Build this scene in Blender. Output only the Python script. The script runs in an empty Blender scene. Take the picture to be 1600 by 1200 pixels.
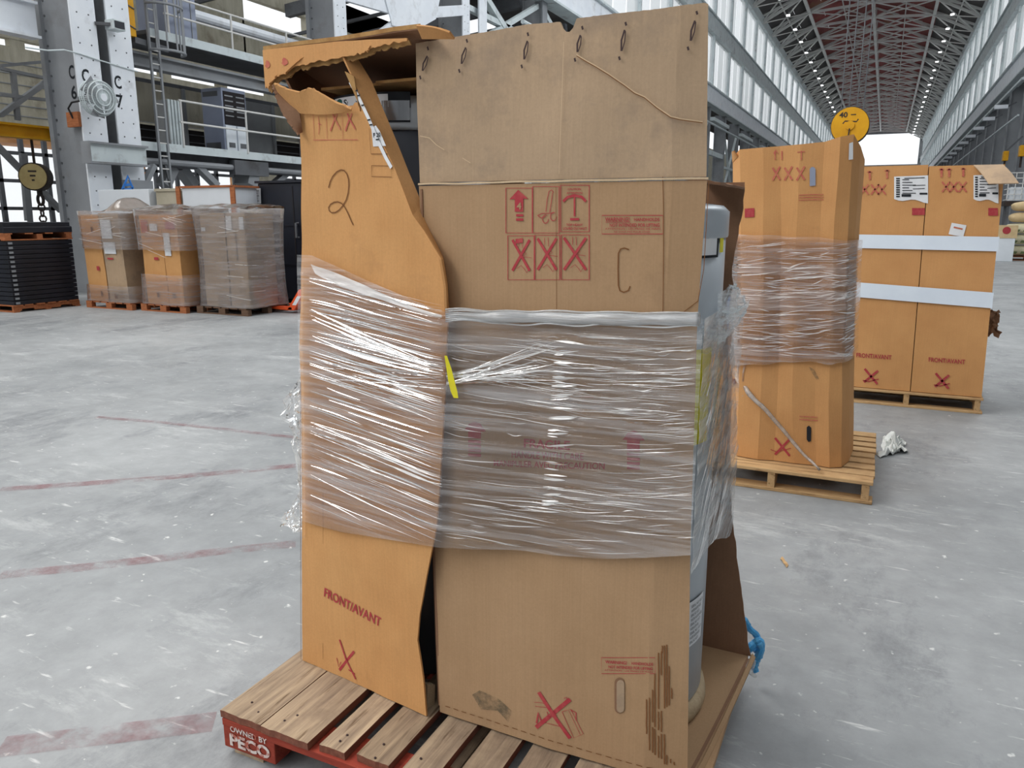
import bpy, bmesh, math, random
from mathutils import Vector, Matrix, noise as mnoise
random.seed(7)
scene = bpy.context.scene
COL = scene.collection
V = Vector
# ---------------------------------------------------------------- camera
F_PX = 1200.0                                    # focal length for a 1600 px wide frame
PITCH = math.atan(260 / F_PX)
YAW = math.atan((1384 - 800) / F_PX * math.cos(PITCH))
EYE = V((0, 0, 1.55))
cam_d = bpy.data.cameras.new('camera'); cam = bpy.data.objects.new('camera', cam_d)
COL.objects.link(cam); scene.camera = cam
cam_d.sensor_width = 36.0; cam_d.lens = 36.0 * F_PX / 1600.0
cam_d.clip_start = 0.05; cam_d.clip_end = 600
cam.location = EYE; cam.rotation_euler = (math.pi / 2 - PITCH, 0, YAW)
# ---------------------------------------------------------------- world: even overcast sky
world = bpy.data.worlds.new('overcast'); scene.world = world; world.use_nodes = True
wb = world.node_tree.nodes['Background']
wb.inputs[0].default_value = (0.93, 0.965, 1.0, 1); wb.inputs[1].default_value = 1.0
# daylight entering through the long clerestory band of the near left bays
ld = bpy.data.lights.new('clerestory_daylight', 'AREA'); ld.shape = 'RECTANGLE'
ld.size = 70; ld.size_y = 9; ld.energy = 12000; ld.color = (1.0, 0.975, 0.94)
lo = bpy.data.objects.new('clerestory_daylight', ld); COL.objects.link(lo)
lo.location = (-14.0, -22, 16.5); lo.rotation_euler = (math.radians(58), 0, math.radians(-90))
l2 = bpy.data.lights.new('right_clerestory_fill', 'AREA'); l2.shape = 'RECTANGLE'; l2.size = 30; l2.size_y = 9; l2.energy = 3000; l2.color = (0.96, 0.98, 1.0)  # area lamp added along the right clerestory to brighten the left columns
lo2 = bpy.data.objects.new('right_clerestory_fill', l2); COL.objects.link(lo2)
lo2.location = (7.1, 29, 17); lo2.rotation_euler = (math.radians(60), 0, math.radians(90))
# ---------------------------------------------------------------- exposure
vs = scene.view_settings
vs.view_transform = 'Standard'; vs.look = 'None'; vs.exposure = 0.20; vs.gamma = 1.0; vs.use_curve_mapping = False
scene.cycles.transparent_max_bounces = 24
scene.cycles.max_bounces = 8
# ---------------------------------------------------------------- helpers
_f = V((-math.sin(YAW) * math.cos(PITCH), math.cos(YAW) * math.cos(PITCH), -math.sin(PITCH)))
_r = V((math.cos(YAW), math.sin(YAW), 0)); _u = _r.cross(_f)
def P(px, py, X=None, Y=None, Z=None):
    """world point seen at a photo pixel, on the plane X=, Y= or Z= it stands in"""
    d = _f + _r * ((px - 800) / F_PX) - _u * ((py - 600) / F_PX)
    k = (X / d.x) if X is not None else (Y / d.y) if Y is not None else ((Z - EYE.z) / d.z)
    return EYE + d * k
def lerp(a, b, t): return a + (b - a) * t
def curve(pts, x):
    """piecewise linear y(x) through sorted points"""
    if x <= pts[0][0]: return pts[0][1]
    for (a, ya), (b, yb) in zip(pts, pts[1:]):
        if x <= b: return lerp(ya, yb, (x - a) / (b - a))
    return pts[-1][1]
def nz(x, y=0.0, z=0.0): return mnoise.noise(V((x, y, z)))
WLOC = {}
def wl(o): return WLOC.get(o.name, V((0, 0, 0))) if o else V((0, 0, 0))
def tag(o, label=None, cat=None, group=None, kind=None):
    if label: o['label'] = label
    if cat: o['category'] = cat
    if group: o['group'] = group
    if kind: o['kind'] = kind
    return o
def thing(name, loc, label, cat, group=None, kind=None):
    o = bpy.data.objects.new(name, None); COL.objects.link(o)
    o.location = loc; o.empty_display_size = 0.2
    WLOC[o.name] = V(loc)
    return tag(o, label, cat, group, kind)
def copy_tree(o, loc=None, parent=None):
    c = o.copy(); COL.objects.link(c); c.parent = parent
    if loc is not None: c.location = loc
    WLOC[c.name] = V(loc) if loc is not None else wl(parent)
    for ch in o.children: copy_tree(ch, None, c)
    return c
class MB:
    """collects shapes in world coordinates; build() makes ONE mesh object"""
    def __init__(s): s.v = []; s.f = []; s.m = []; s.mi = 0
    def add(s, vs, fs):
        b = len(s.v); s.v += [V(p) for p in vs]
        for f in fs: s.f.append([b + i for i in f]); s.m.append(s.mi)
        return s
    def box(s, x0, x1, y0, y1, z0, z1):
        return s.add([(x0,y0,z0),(x1,y0,z0),(x1,y1,z0),(x0,y1,z0),(x0,y0,z1),(x1,y0,z1),(x1,y1,z1),(x0,y1,z1)],
                     [(3,2,1,0),(4,5,6,7),(0,1,5,4),(1,2,6,5),(2,3,7,6),(3,0,4,7)])
    def hexa(s, q, d):
        """quad q pushed by vector d"""
        q = [V(p) for p in q]; d = V(d)
        return s.add(q + [p + d for p in q], [(3,2,1,0),(4,5,6,7),(0,1,5,4),(1,2,6,5),(2,3,7,6),(3,0,4,7)])
    def bar(s, p, q, w, h=None, up=(0, 0, 1)):
        h = h or w; p = V(p); q = V(q); d = (q - p).normalized(); up = V(up)
        if abs(d.dot(up)) > .98: up = V((1, 0, 0))
        a = d.cross(up).normalized() * (w / 2); b = a.cross(d).normalized() * (h / 2)
        r = [p-a-b, p+a-b, p+a+b, p-a+b]; t = [x + (q - p) for x in r]
        return s.add(r + t, [(0,1,2,3),(7,6,5,4),(0,4,5,1),(1,5,6,2),(2,6,7,3),(3,7,4,0)])
    def tube(s, pts, r, n=8, cap=True, closed=False):
        pts = [V(p) for p in pts]; N = len(pts); rings = []
        rr = r if isinstance(r, (list, tuple)) else [r] * N
        prev = None
        for i, p in enumerate(pts):
            if closed: d = (pts[(i+1) % N] - pts[i-1]).normalized()
            else: d = (pts[min(i+1, N-1)] - pts[max(i-1, 0)]).normalized()
            a = prev if prev is not None else (V((0,0,1)) if abs(d.z) < .9 else V((1,0,0)))
            a = (a - d * a.dot(d)).normalized(); prev = a; b = d.cross(a)
            rings.append([p + (a * math.cos(t) + b * math.sin(t)) * rr[i] for t in [2*math.pi*k/n for k in range(n)]])
        fs = []
        for i in range(N if closed else N-1):
            j = (i + 1) % N
            for k in range(n): fs.append((i*n+k, i*n+(k+1) % n, j*n+(k+1) % n, j*n+k))
        if cap and not closed: fs += [tuple(reversed(range(n))), tuple((N-1)*n+k for k in range(n))]
        return s.add([p for rg in rings for p in rg], fs)
    def lathe(s, c, prof, n=32, axis='z'):
        c = V(c); vs = []; N = len(prof)
        for r, z in prof:
            for k in range(n):
                t = 2*math.pi*k/n; a, b = r*math.cos(t), r*math.sin(t)
                vs.append(c + (V((a,b,z)) if axis == 'z' else V((a,z,b)) if axis == 'y' else V((z,a,b))))
        fs = []
        for i in range(N-1):
            for k in range(n):
                q = (i*n+k, i*n+(k+1) % n, (i+1)*n+(k+1) % n, (i+1)*n+k)
                fs.append(q if axis != 'y' else q[::-1])
        fs += [tuple(range(n))[::-1], tuple((N-1)*n+k for k in range(n))]
        return s.add(vs, fs)
    def prism(s, poly, d):
        """closed polygon (3d points, planar) pushed by d"""
        poly = [V(p) for p in poly]; n = len(poly); d = V(d)
        return s.add(poly + [p + d for p in poly], [tuple(range(n))[::-1], tuple(range(n, 2*n))] + [(i, (i+1) % n, n+(i+1) % n, n+i) for i in range(n)])
    def quad(s, *q): return s.add(q, [tuple(range(len(q)))])
    def stroke(s, pts, w, nrm=(0, -1, 0), closed=False):
        """flat ribbon along a polyline, seen along nrm"""
        pts = [V(p) for p in pts]; n = V(nrm); N = len(pts)
        L = []; R = []
        for i, p in enumerate(pts):
            d = (pts[(i+1) % N] - pts[i-1]) if closed else (pts[min(i+1, N-1)] - pts[max(i-1, 0)])
            a = d.cross(n).normalized() * w / 2
            L.append(p + a); R.append(p - a)
        M_ = N if closed else N-1
        return s.add(L + R, [(i, (i+1) % N, N+(i+1) % N, N+i) for i in range(M_)])
    def build(s, name, mat, parent=None, base=None, smooth=False, bevel=0, recalc=False):
        off = wl(parent) if parent else (V(base) if base else V((0, 0, 0)))
        me = bpy.data.meshes.new(name)
        me.from_pydata([tuple(p - off) for p in s.v], [], s.f)
        for m in (mat if isinstance(mat, (list, tuple)) else [mat]): me.materials.append(m)
        if isinstance(mat, (list, tuple)): me.polygons.foreach_set('material_index', s.m)
        if recalc:
            bm = bmesh.new(); bm.from_mesh(me); bmesh.ops.recalc_face_normals(bm, faces=bm.faces); bm.to_mesh(me); bm.free()
        me.validate(); me.update()
        if smooth: me.polygons.foreach_set('use_smooth', [True] * len(me.polygons))
        o = bpy.data.objects.new(name, me); COL.objects.link(o)
        if parent: o.parent = parent; WLOC[o.name] = off
        else: o.location = off; WLOC[o.name] = off
        if bevel:
            md = o.modifiers.new('bevel', 'BEVEL'); md.width = bevel; md.segments = 2; md.limit_method = 'ANGLE'
        return o
def grid(mb, fn, ns, nt):
    """open sheet fn(s,t) -> point"""
    vs = [fn(i / ns, j / nt) for j in range(nt + 1) for i in range(ns + 1)]
    fs = [(j*(ns+1)+i, j*(ns+1)+i+1, (j+1)*(ns+1)+i+1, (j+1)*(ns+1)+i) for j in range(nt) for i in range(ns)]
    return mb.add(vs, fs)
def sheet(mb, fn, ns, nt, th, rim_mi=None):
    """board of thickness th (vector or length along the local normal)"""
    W = ns + 1; pts = [[V(fn(i / ns, j / nt)) for i in range(W)] for j in range(nt + 1)]
    back = []
    for j in range(nt + 1):
        for i in range(W):
            a = pts[j][min(i+1, ns)] - pts[j][max(i-1, 0)]; b = pts[min(j+1, nt)][i] - pts[max(j-1, 0)][i]
            n = a.cross(b)
            n = n.normalized() if n.length > 1e-9 else V((0, -1, 0))
            back.append(pts[j][i] - n * abs(th))
    vs = [p for r in pts for p in r] + back; o = len(back); fs = []
    for j in range(nt):
        for i in range(ns):
            q = (j*W+i, j*W+i+1, (j+1)*W+i+1, (j+1)*W+i); fs.append(q); fs.append(tuple(o + k for k in q[::-1]))
    for i in range(ns):
        fs.append((i, o+i, o+i+1, i+1)); k = nt*W; fs.append((k+i+1, o+k+i+1, o+k+i, k+i))
    for j in range(nt):
        a, b = j*W, (j+1)*W; fs.append((b, o+b, o+a, a)); a += ns; b += ns; fs.append((a, o+a, o+b, b))
    mb.add(vs, fs)
    if rim_mi is not None:
        k = 2 * ns + 2 * nt; mb.m[-k:] = [rim_mi] * k
    return mb
ORDS = 'first second third fourth fifth sixth seventh eighth ninth tenth eleventh twelfth thirteenth fourteenth fifteenth sixteenth seventeenth eighteenth nineteenth twentieth twenty-first twenty-second twenty-third twenty-fourth twenty-fifth twenty-sixth twenty-seventh twenty-eighth'.split()
_tc = {}
def text_geo(body, bold=0.0):
    key = (body, bold)
    if key not in _tc:
        cu = bpy.data.curves.new('t', 'FONT'); cu.body = body; cu.size = 1; cu.offset = bold; cu.resolution_u = 3
        ob = bpy.data.objects.new('t', cu); COL.objects.link(ob)
        dg = bpy.context.evaluated_depsgraph_get(); me = ob.evaluated_get(dg).to_mesh()
        vs = [v.co.copy() for v in me.vertices]; fs = [tuple(p.vertices) for p in me.polygons]
        ob.evaluated_get(dg).to_mesh_clear(); bpy.data.objects.remove(ob); bpy.data.curves.remove(cu)
        x0 = min(v.x for v in vs); x1 = max(v.x for v in vs); y0 = min(v.y for v in vs); y1 = max(v.y for v in vs)
        _tc[key] = ([((v.x - x0) / (x1 - x0), (v.y - y0) / (y1 - y0)) for v in vs], fs)
    return _tc[key]
def text_quad(mb, body, bl, br, tl, bold=0.0, lift=(0, 0, 0)):
    """lettering stretched over the parallelogram bottom-left, bottom-right, top-left"""
    vs, fs = text_geo(body, bold); bl, br, tl = V(bl), V(br), V(tl); l = V(lift)
    return mb.add([bl + (br - bl) * a + (tl - bl) * b + l for a, b in vs], fs)
# ---------------------------------------------------------------- materials
def _nodes(name):
    m = bpy.data.materials.new(name); m.use_nodes = True; nt = m.node_tree
    return m, nt, nt.nodes, nt.links, nt.nodes['Principled BSDF']
def _noise(nt, scale, detail=4, rough=.55, stretch=(1, 1, 1), rot=(0, 0, 0), dist=0):
    tc = nt.nodes.new('ShaderNodeTexCoord'); mp = nt.nodes.new('ShaderNodeMapping'); n = nt.nodes.new('ShaderNodeTexNoise')
    mp.inputs['Scale'].default_value = stretch; mp.inputs['Rotation'].default_value = rot
    n.inputs['Scale'].default_value = scale; n.inputs['Detail'].default_value = detail; n.inputs['Roughness'].default_value = rough
    n.inputs['Distortion'].default_value = dist
    nt.links.new(tc.outputs['Object'], mp.inputs[0]); nt.links.new(mp.outputs[0], n.inputs[0])
    return n.outputs['Fac']
def _ramp(nt, fac, a, b, ca=(0, 0, 0, 1), cb=(1, 1, 1, 1)):
    r = nt.nodes.new('ShaderNodeValToRGB'); r.color_ramp.elements[0].position = a; r.color_ramp.elements[1].position = b
    r.color_ramp.elements[0].color = ca; r.color_ramp.elements[1].color = cb
    nt.links.new(fac, r.inputs[0]); return r.outputs[0]
def _mix(nt, fac, a, b, mode='MIX'):
    m = nt.nodes.new('ShaderNodeMix'); m.data_type = 'RGBA'; m.blend_type = mode
    for s, v in ((0, fac), (6, a), (7, b)):
        if hasattr(v, 'links') or isinstance(v, bpy.types.NodeSocket): nt.links.new(v, m.inputs[s])
        else: m.inputs[s].default_value = v
    return m.outputs[2]
def c4(c): return (c[0], c[1], c[2], 1)
def srgb(r, g, b):
    f = lambda c: (c/255/12.92) if c <= 10 else ((c/255 + .055)/1.055) ** 2.4
    return (f(r), f(g), f(b))
def mat(name, base, var=None, scale=3, stretch=(1, 1, 1), lo=.35, hi=.65, rough=.7, metal=0.0, bump=0.0, bscale=None, bstretch=None, dirt=None, dscale=1.5, dlo=.55, dhi=.75, spec=.3, rot=(0, 0, 0)):
    m, nt, N, L, bs = _nodes(name)
    bs.inputs['Roughness'].default_value = rough; bs.inputs['Metallic'].default_value = metal
    bs.inputs['Specular IOR Level'].default_value = spec
    bs.inputs['Base Color'].default_value = c4(base); out = None
    if var:
        out = _ramp(nt, _noise(nt, scale, 5, .6, stretch, rot), lo, hi, c4(base), c4(var))
    if dirt:
        fac = _ramp(nt, _noise(nt, dscale, 6, .65), dlo, dhi)
        out = _mix(nt, fac, out if out is not None else c4(base), c4(dirt))
    if out is not None: L.new(out, bs.inputs['Base Color'])
    if bump:
        b = N.new('ShaderNodeBump'); b.inputs['Strength'].default_value = bump; b.inputs['Distance'].default_value = .01
        L.new(_noise(nt, bscale or scale * 4, 6, .6, bstretch or stretch, rot), b.inputs['Height']); L.new(b.outputs[0], bs.inputs['Normal'])
    return m
def kraft(name, base, var, dirt, flute=(230, 230, 2.0), dlo=.6, dhi=.8):
    """corrugated board: fibres, faint vertical flutes, scuffs"""
    m, nt, N, L, bs = _nodes(name)
    bs.inputs['Roughness'].default_value = .82; bs.inputs['Specular IOR Level'].default_value = .2
    a = _ramp(nt, _noise(nt, 3.2, 5, .6), .3, .7, c4(base), c4(var))
    fl = _ramp(nt, _noise(nt, 1.0, 3, .5, flute), .3, .7, (.965, .965, .965, 1), (1.03, 1.03, 1.03, 1))
    a = _mix(nt, 1.0, a, fl, 'MULTIPLY')
    fi = _ramp(nt, _noise(nt, 160, 3, .7), .3, .7, (.95, .95, .95, 1), (1.04, 1.04, 1.04, 1))
    a = _mix(nt, 1.0, a, fi, 'MULTIPLY')
    d = _ramp(nt, _noise(nt, 2.6, 8, .72), dlo, dhi)
    a = _mix(nt, d, a, c4(dirt)); L.new(a, bs.inputs['Base Color'])
    b = N.new('ShaderNodeBump'); b.inputs['Strength'].default_value = .12; b.inputs['Distance'].default_value = .004
    h = _mix(nt, .5, _noise(nt, 1.0, 3, .5, flute), _noise(nt, 9, 5, .6)); L.new(h, b.inputs['Height']); L.new(b.outputs[0], bs.inputs['Normal'])
    return m
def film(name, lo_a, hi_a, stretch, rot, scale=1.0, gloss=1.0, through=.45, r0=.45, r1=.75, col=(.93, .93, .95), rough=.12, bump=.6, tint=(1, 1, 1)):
    """stretch wrap: clear film with milky drawn streaks, wrinkle highlights painted into them, and glossy ripples"""
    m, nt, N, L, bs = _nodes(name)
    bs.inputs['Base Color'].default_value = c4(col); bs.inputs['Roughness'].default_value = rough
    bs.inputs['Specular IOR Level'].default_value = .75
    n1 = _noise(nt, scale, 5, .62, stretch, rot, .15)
    fac = _ramp(nt, n1, r0, r1, (lo_a,)*3 + (1,), (hi_a,)*3 + (1,))  # whitened film and wrinkle highlights, both put into the opacity
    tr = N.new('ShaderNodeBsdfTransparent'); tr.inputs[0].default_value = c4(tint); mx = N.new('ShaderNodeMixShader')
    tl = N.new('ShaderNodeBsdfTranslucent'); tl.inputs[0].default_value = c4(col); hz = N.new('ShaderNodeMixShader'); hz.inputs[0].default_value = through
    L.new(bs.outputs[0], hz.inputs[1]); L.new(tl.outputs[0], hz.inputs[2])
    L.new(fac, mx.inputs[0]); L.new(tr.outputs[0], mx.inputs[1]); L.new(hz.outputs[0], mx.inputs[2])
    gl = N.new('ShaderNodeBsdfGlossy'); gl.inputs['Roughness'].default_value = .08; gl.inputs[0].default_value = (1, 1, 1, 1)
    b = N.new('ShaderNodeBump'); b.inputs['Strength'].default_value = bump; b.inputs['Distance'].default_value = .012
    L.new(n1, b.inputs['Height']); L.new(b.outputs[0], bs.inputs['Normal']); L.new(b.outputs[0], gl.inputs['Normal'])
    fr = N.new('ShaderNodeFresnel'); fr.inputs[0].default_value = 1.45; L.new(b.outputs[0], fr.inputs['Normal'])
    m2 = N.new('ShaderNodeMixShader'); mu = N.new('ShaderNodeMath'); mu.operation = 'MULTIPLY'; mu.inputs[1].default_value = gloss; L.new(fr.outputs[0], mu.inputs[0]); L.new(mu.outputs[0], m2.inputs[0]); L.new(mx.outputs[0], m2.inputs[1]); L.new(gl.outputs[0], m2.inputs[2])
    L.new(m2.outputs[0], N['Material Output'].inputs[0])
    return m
MT = {}
MT['kraft_orange'] = kraft('kraft_orange', srgb(208, 158, 104), srgb(196, 144, 92), srgb(172, 126, 84))
MT['kraft_grey'] = kraft('kraft_grey', srgb(176, 144, 111), srgb(166, 134, 101), srgb(150, 121, 93))
MT['kraft_flap'] = kraft('kraft_flap', srgb(182, 156, 128), srgb(168, 144, 118), srgb(128, 114, 102), dlo=.5, dhi=.74)
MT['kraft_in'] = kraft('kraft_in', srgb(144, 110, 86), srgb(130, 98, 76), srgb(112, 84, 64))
MT['kraft_edge'] = mat('kraft_edge', srgb(176, 138, 88), srgb(150, 110, 66), 30, (1, 1, 1), rough=.9)
MT['kraft_pale'] = kraft('kraft_pale', srgb(208, 184, 152), srgb(198, 172, 140), srgb(180, 156, 126))
MT['kraft_mid'] = kraft('kraft_mid', srgb(208, 156, 102), srgb(196, 143, 92), srgb(172, 126, 84))
MT['red_ink'] = mat('red_ink', srgb(170, 58, 66), srgb(178, 84, 80), 60, lo=.45, hi=.7, rough=.8)
MT['red_ink_pale'] = mat('red_ink_pale', srgb(188, 96, 84), srgb(194, 124, 92), 50, lo=.4, hi=.65, rough=.8)
MT['brown_ink'] = mat('brown_ink', srgb(120, 78, 44), rough=.8)
MT['dark_slit'] = mat('dark_slit', srgb(70, 56, 56), rough=.9)
MT['paper'] = mat('paper', srgb(228, 230, 232), srgb(218, 220, 224), 12, rough=.6)
MT['black_ink'] = mat('black_ink', srgb(30, 34, 40), rough=.7)
MT['tank_grey'] = mat('tank_grey', srgb(184, 192, 198), srgb(174, 182, 190), 2, rough=.35, metal=.2, spec=.5)
MT['tank_shaded'] = mat('tank_shaded', srgb(84, 88, 96), srgb(74, 78, 86), 2, rough=.35, spec=.5)  # tank grey darkened to paint in the shade inside the torn carton
MT['foam'] = mat('foam', srgb(190, 170, 140), srgb(172, 150, 120), 14, rough=.95, bump=.4)
MT['yellow'] = mat('yellow', srgb(232, 222, 40), srgb(220, 205, 50), 20, rough=.5)
MT['blue_film'] = mat('blue_film', srgb(60, 150, 214), srgb(96, 178, 226), 30, rough=.3, bump=.3)
def wood(name, a, b, c, along='y'):
    st = {'y': (22, 1.6, 22), 'x': (1.6, 22, 22)}[along]
    m, nt, N, L, bs = _nodes(name); bs.inputs['Roughness'].default_value = .85; bs.inputs['Specular IOR Level'].default_value = .2
    g = _noise(nt, 1.6, 6, .65, st, dist=.6)
    col = _ramp(nt, g, .3, .7, c4(a), c4(b))
    col = _mix(nt, _ramp(nt, _noise(nt, 2.2, 6, .7), .5, .75), col, c4(c))
    kn = _ramp(nt, _noise(nt, 2.0, 4, .6, (26, 2.2, 26) if along == 'y' else (2.2, 26, 26)), .30, .42, (.42, .36, .32, 1), (1, 1, 1, 1))
    col = _mix(nt, 1.0, col, kn, 'MULTIPLY')
    oi = N.new('ShaderNodeObjectInfo'); rv = _ramp(nt, oi.outputs['Random'], 0, 1, (.84, .82, .80, 1), (1.08, 1.08, 1.08, 1))
    col = _mix(nt, 1.0, col, rv, 'MULTIPLY'); L.new(col, bs.inputs['Base Color'])
    bp = N.new('ShaderNodeBump'); bp.inputs['Strength'].default_value = .5; bp.inputs['Distance'].default_value = .006
    L.new(g, bp.inputs['Height']); L.new(bp.outputs[0], bs.inputs['Normal']); return m
MT['wood_worn'] = wood('wood_worn', srgb(132, 114, 98), srgb(192, 170, 142), srgb(116, 98, 84))
MT['wood_worn_x'] = wood('wood_worn_x', srgb(140, 112, 88), srgb(170, 140, 108), srgb(110, 88, 70), 'x')
MT['wood_new'] = wood('wood_new', srgb(206, 172, 128), srgb(186, 150, 106), srgb(164, 128, 90), 'x')
MT['wood_new_y'] = wood('wood_new_y', srgb(206, 172, 128), srgb(186, 150, 106), srgb(164, 128, 90), 'y')
MT['wood_redbrown'] = mat('wood_redbrown', srgb(132, 84, 66), srgb(110, 68, 54), 8, (8, 1, 8), rough=.9)
MT['wood_orange'] = mat('wood_orange', srgb(176, 110, 70), srgb(150, 90, 58), 6, (1, 6, 6), rough=.85)
MT['wood_dark'] = mat('wood_dark', srgb(112, 88, 70), srgb(92, 70, 56), 6, (1, 6, 6), rough=.85)
MT['wood_red'] = mat('wood_red', srgb(156, 64, 46), srgb(130, 50, 38), 5, (1, 8, 8), rough=.8, dirt=srgb(120, 62, 44), dscale=5, bump=.25)
MT['white_stencil'] = mat('white_stencil', srgb(210, 198, 192), srgb(170, 92, 76), 50, lo=.48, hi=.58, rough=.8)
# building materials
MT['steel'] = mat('steel', srgb(150, 153, 157), srgb(134, 137, 141), .8, rough=.6, dirt=srgb(118, 116, 114), dscale=.7)
MT['steel_dark'] = mat('steel_dark', srgb(104, 106, 110), srgb(88, 90, 94), .8, rough=.65, dirt=srgb(64, 60, 58), dscale=.9)
MT['steel_white'] = mat('steel_white', srgb(238, 242, 247), srgb(228, 233, 240), 1.2, rough=.5, dirt=srgb(200, 202, 206), dscale=2)
MT['steel_pale'] = mat('steel_pale', srgb(212, 221, 222), srgb(198, 208, 211), 1.5, rough=.5, dirt=srgb(150, 150, 150), dscale=2)
MT['crane_yellow'] = mat('crane_yellow', srgb(226, 166, 20), srgb(206, 146, 18), 2, rough=.5)
MT['hoist_tan'] = mat('hoist_tan', srgb(190, 172, 120), srgb(172, 150, 100), 3, rough=.6)
MT['dark_body'] = mat('dark_body', srgb(62, 50, 44), srgb(48, 42, 40), 3, rough=.6)
MT['siding'] = mat('siding', srgb(196, 190, 172), srgb(172, 165, 146), 1.0, (1, 4, 1), rough=.8, dirt=srgb(140, 130, 112), dscale=1)
MT['siding_grey'] = mat('siding_grey', srgb(158, 160, 162), srgb(140, 142, 144), 1.0, rough=.8)
MT['void'] = mat('void', srgb(46, 42, 44), srgb(36, 34, 36), 1, rough=.9)
MT['navy'] = mat('navy', srgb(30, 34, 46), srgb(22, 24, 32), 2, rough=.45, spec=.4)
MT['roof_red'] = mat('roof_red', srgb(158, 84, 82), srgb(126, 74, 70), .25, (1, .5, 1), rough=.9, dirt=srgb(150, 122, 92), dscale=.3)
MT['roof_dark'] = mat('roof_dark', srgb(96, 93, 92), srgb(80, 77, 76), .3, rough=.9)
MT['truss'] = mat('truss', srgb(224, 223, 220), srgb(210, 209, 206), .5, rough=.6)
MT['white_panel'] = mat('white_panel', srgb(226, 232, 238), srgb(216, 222, 228), 1, rough=.5)
MT['cabinet_blue'] = mat('cabinet_blue', srgb(150, 158, 178), srgb(136, 144, 164), 1, rough=.45)
MT['orange_paint'] = mat('orange_paint', srgb(238, 92, 40), srgb(222, 82, 36), 4, rough=.4, spec=.5)
MT['rubber'] = mat('rubber', srgb(36, 36, 38), rough=.6)
MT['chrome'] = mat('chrome', srgb(170, 172, 176), rough=.25, metal=.9)
MT['strap_white'] = mat('strap_white', srgb(226, 236, 246), srgb(218, 228, 240), 3, rough=.45)
MT['blue_paint'] = mat('blue_paint', srgb(44, 92, 150), srgb(38, 80, 134), 3, rough=.5)
MT['sky_blue_paint'] = mat('sky_blue_paint', srgb(60, 130, 214), rough=.6)
MT['sack'] = mat('sack', srgb(226, 220, 190), srgb(212, 204, 170), 5, rough=.8)
MT['sack_tan'] = mat('sack_tan', srgb(214, 190, 148), srgb(200, 174, 132), 5, rough=.8)
MT['sack_print'] = mat('sack_print', srgb(112, 124, 84), rough=.8)
MT['brick_out'] = mat('brick_out', srgb(200, 150, 104), srgb(176, 122, 80), 1.2, (1, 1, 5), rough=.9)
MT['plastic_white'] = mat('plastic_white', srgb(224, 226, 222), srgb(204, 206, 202), 9, rough=.4, bump=.4)
def frosted(name, a, col):
    m, nt, N, L, bs = _nodes(name)
    t = N.new('ShaderNodeBsdfTranslucent'); t.inputs[0].default_value = c4(col)
    d = N.new('ShaderNodeBsdfDiffuse'); d.inputs[0].default_value = c4(col)
    x = N.new('ShaderNodeMixShader'); x.inputs[0].default_value = .3; L.new(t.outputs[0], x.inputs[1]); L.new(d.outputs[0], x.inputs[2])
    tr = N.new('ShaderNodeBsdfTransparent'); y = N.new('ShaderNodeMixShader'); y.inputs[0].default_value = a
    oi = N.new('ShaderNodeObjectInfo'); rv = _ramp(nt, oi.outputs['Random'], 0, 1, (a*.55,)*3+(1,), (min(1, a*1.35),)*3+(1,)); L.new(rv, y.inputs[0])
    L.new(x.outputs[0], y.inputs[1]); L.new(tr.outputs[0], y.inputs[2]); L.new(y.outputs[0], N['Material Output'].inputs[0]); return m
MT['frosted'] = frosted('frosted', .55, (.82, .85, .85))
def concrete():
    m, nt, N, L, bs = _nodes('concrete')
    a = _ramp(nt, _noise(nt, .5, 7, .62), .3, .72, c4(srgb(130, 133, 135)), c4(srgb(170, 172, 173)))
    b = _ramp(nt, _noise(nt, 6, 8, .7), .35, .7, (.86, .86, .86, 1), (1.06, 1.06, 1.06, 1)); a = _mix(nt, 1, a, b, 'MULTIPLY')
    st = _ramp(nt, _noise(nt, .9, 10, .78, (1, .55, 1)), .52, .72); a = _mix(nt, st, a, c4(srgb(98, 101, 105)))
    lg = _ramp(nt, _noise(nt, 1.7, 9, .8, (.5, 1.6, 1), (0, 0, .9)), .55, .68); a = _mix(nt, lg, a, c4(srgb(178, 180, 180)))
    sp = _ramp(nt, _noise(nt, 22, 4, .5), .68, .74); a = _mix(nt, sp, a, c4(srgb(206, 207, 205)))
    sc = _ramp(nt, _noise(nt, 1.4, 5, .6, (3, 18, 1), (0, 0, .5)), .64, .72); a = _mix(nt, sc, a, c4(srgb(198, 199, 198)))
    L.new(a, bs.inputs['Base Color']); bs.inputs['Specular IOR Level'].default_value = .35
    r = _ramp(nt, _noise(nt, 1.8, 6, .65), .3, .7, (.42, .42, .42, 1), (.68, .68, .68, 1)); L.new(r, bs.inputs['Roughness'])
    bp = N.new('ShaderNodeBump'); bp.inputs['Strength'].default_value = .25; bp.inputs['Distance'].default_value = .006
    L.new(_noise(nt, 18, 8, .7), bp.inputs['Height']); L.new(bp.outputs[0], bs.inputs['Normal']); return m
MT['concrete'] = concrete()
def worn_paint(name, col, cover, sc=5):
    m, nt, N, L, bs = _nodes(name); bs.inputs['Base Color'].default_value = c4(col); bs.inputs['Roughness'].default_value = .7
    tr = N.new('ShaderNodeBsdfTransparent'); x = N.new('ShaderNodeMixShader')
    fac = _ramp(nt, _noise(nt, sc, 8, .75), .4, .62, (0, 0, 0, 1), (cover,)*3 + (1,))
    L.new(fac, x.inputs[0]); L.new(tr.outputs[0], x.inputs[1]); L.new(bs.outputs[0], x.inputs[2]); L.new(x.outputs[0], N['Material Output'].inputs[0]); return m
MT['floor_red'] = worn_paint('floor_red', srgb(150, 84, 90), .42)
MT['film_main'] = film('film_main', .07, .46, (1.6, 4, 42), (0, math.radians(9), 0), r0=.44, r1=.72, through=.1)
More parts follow.
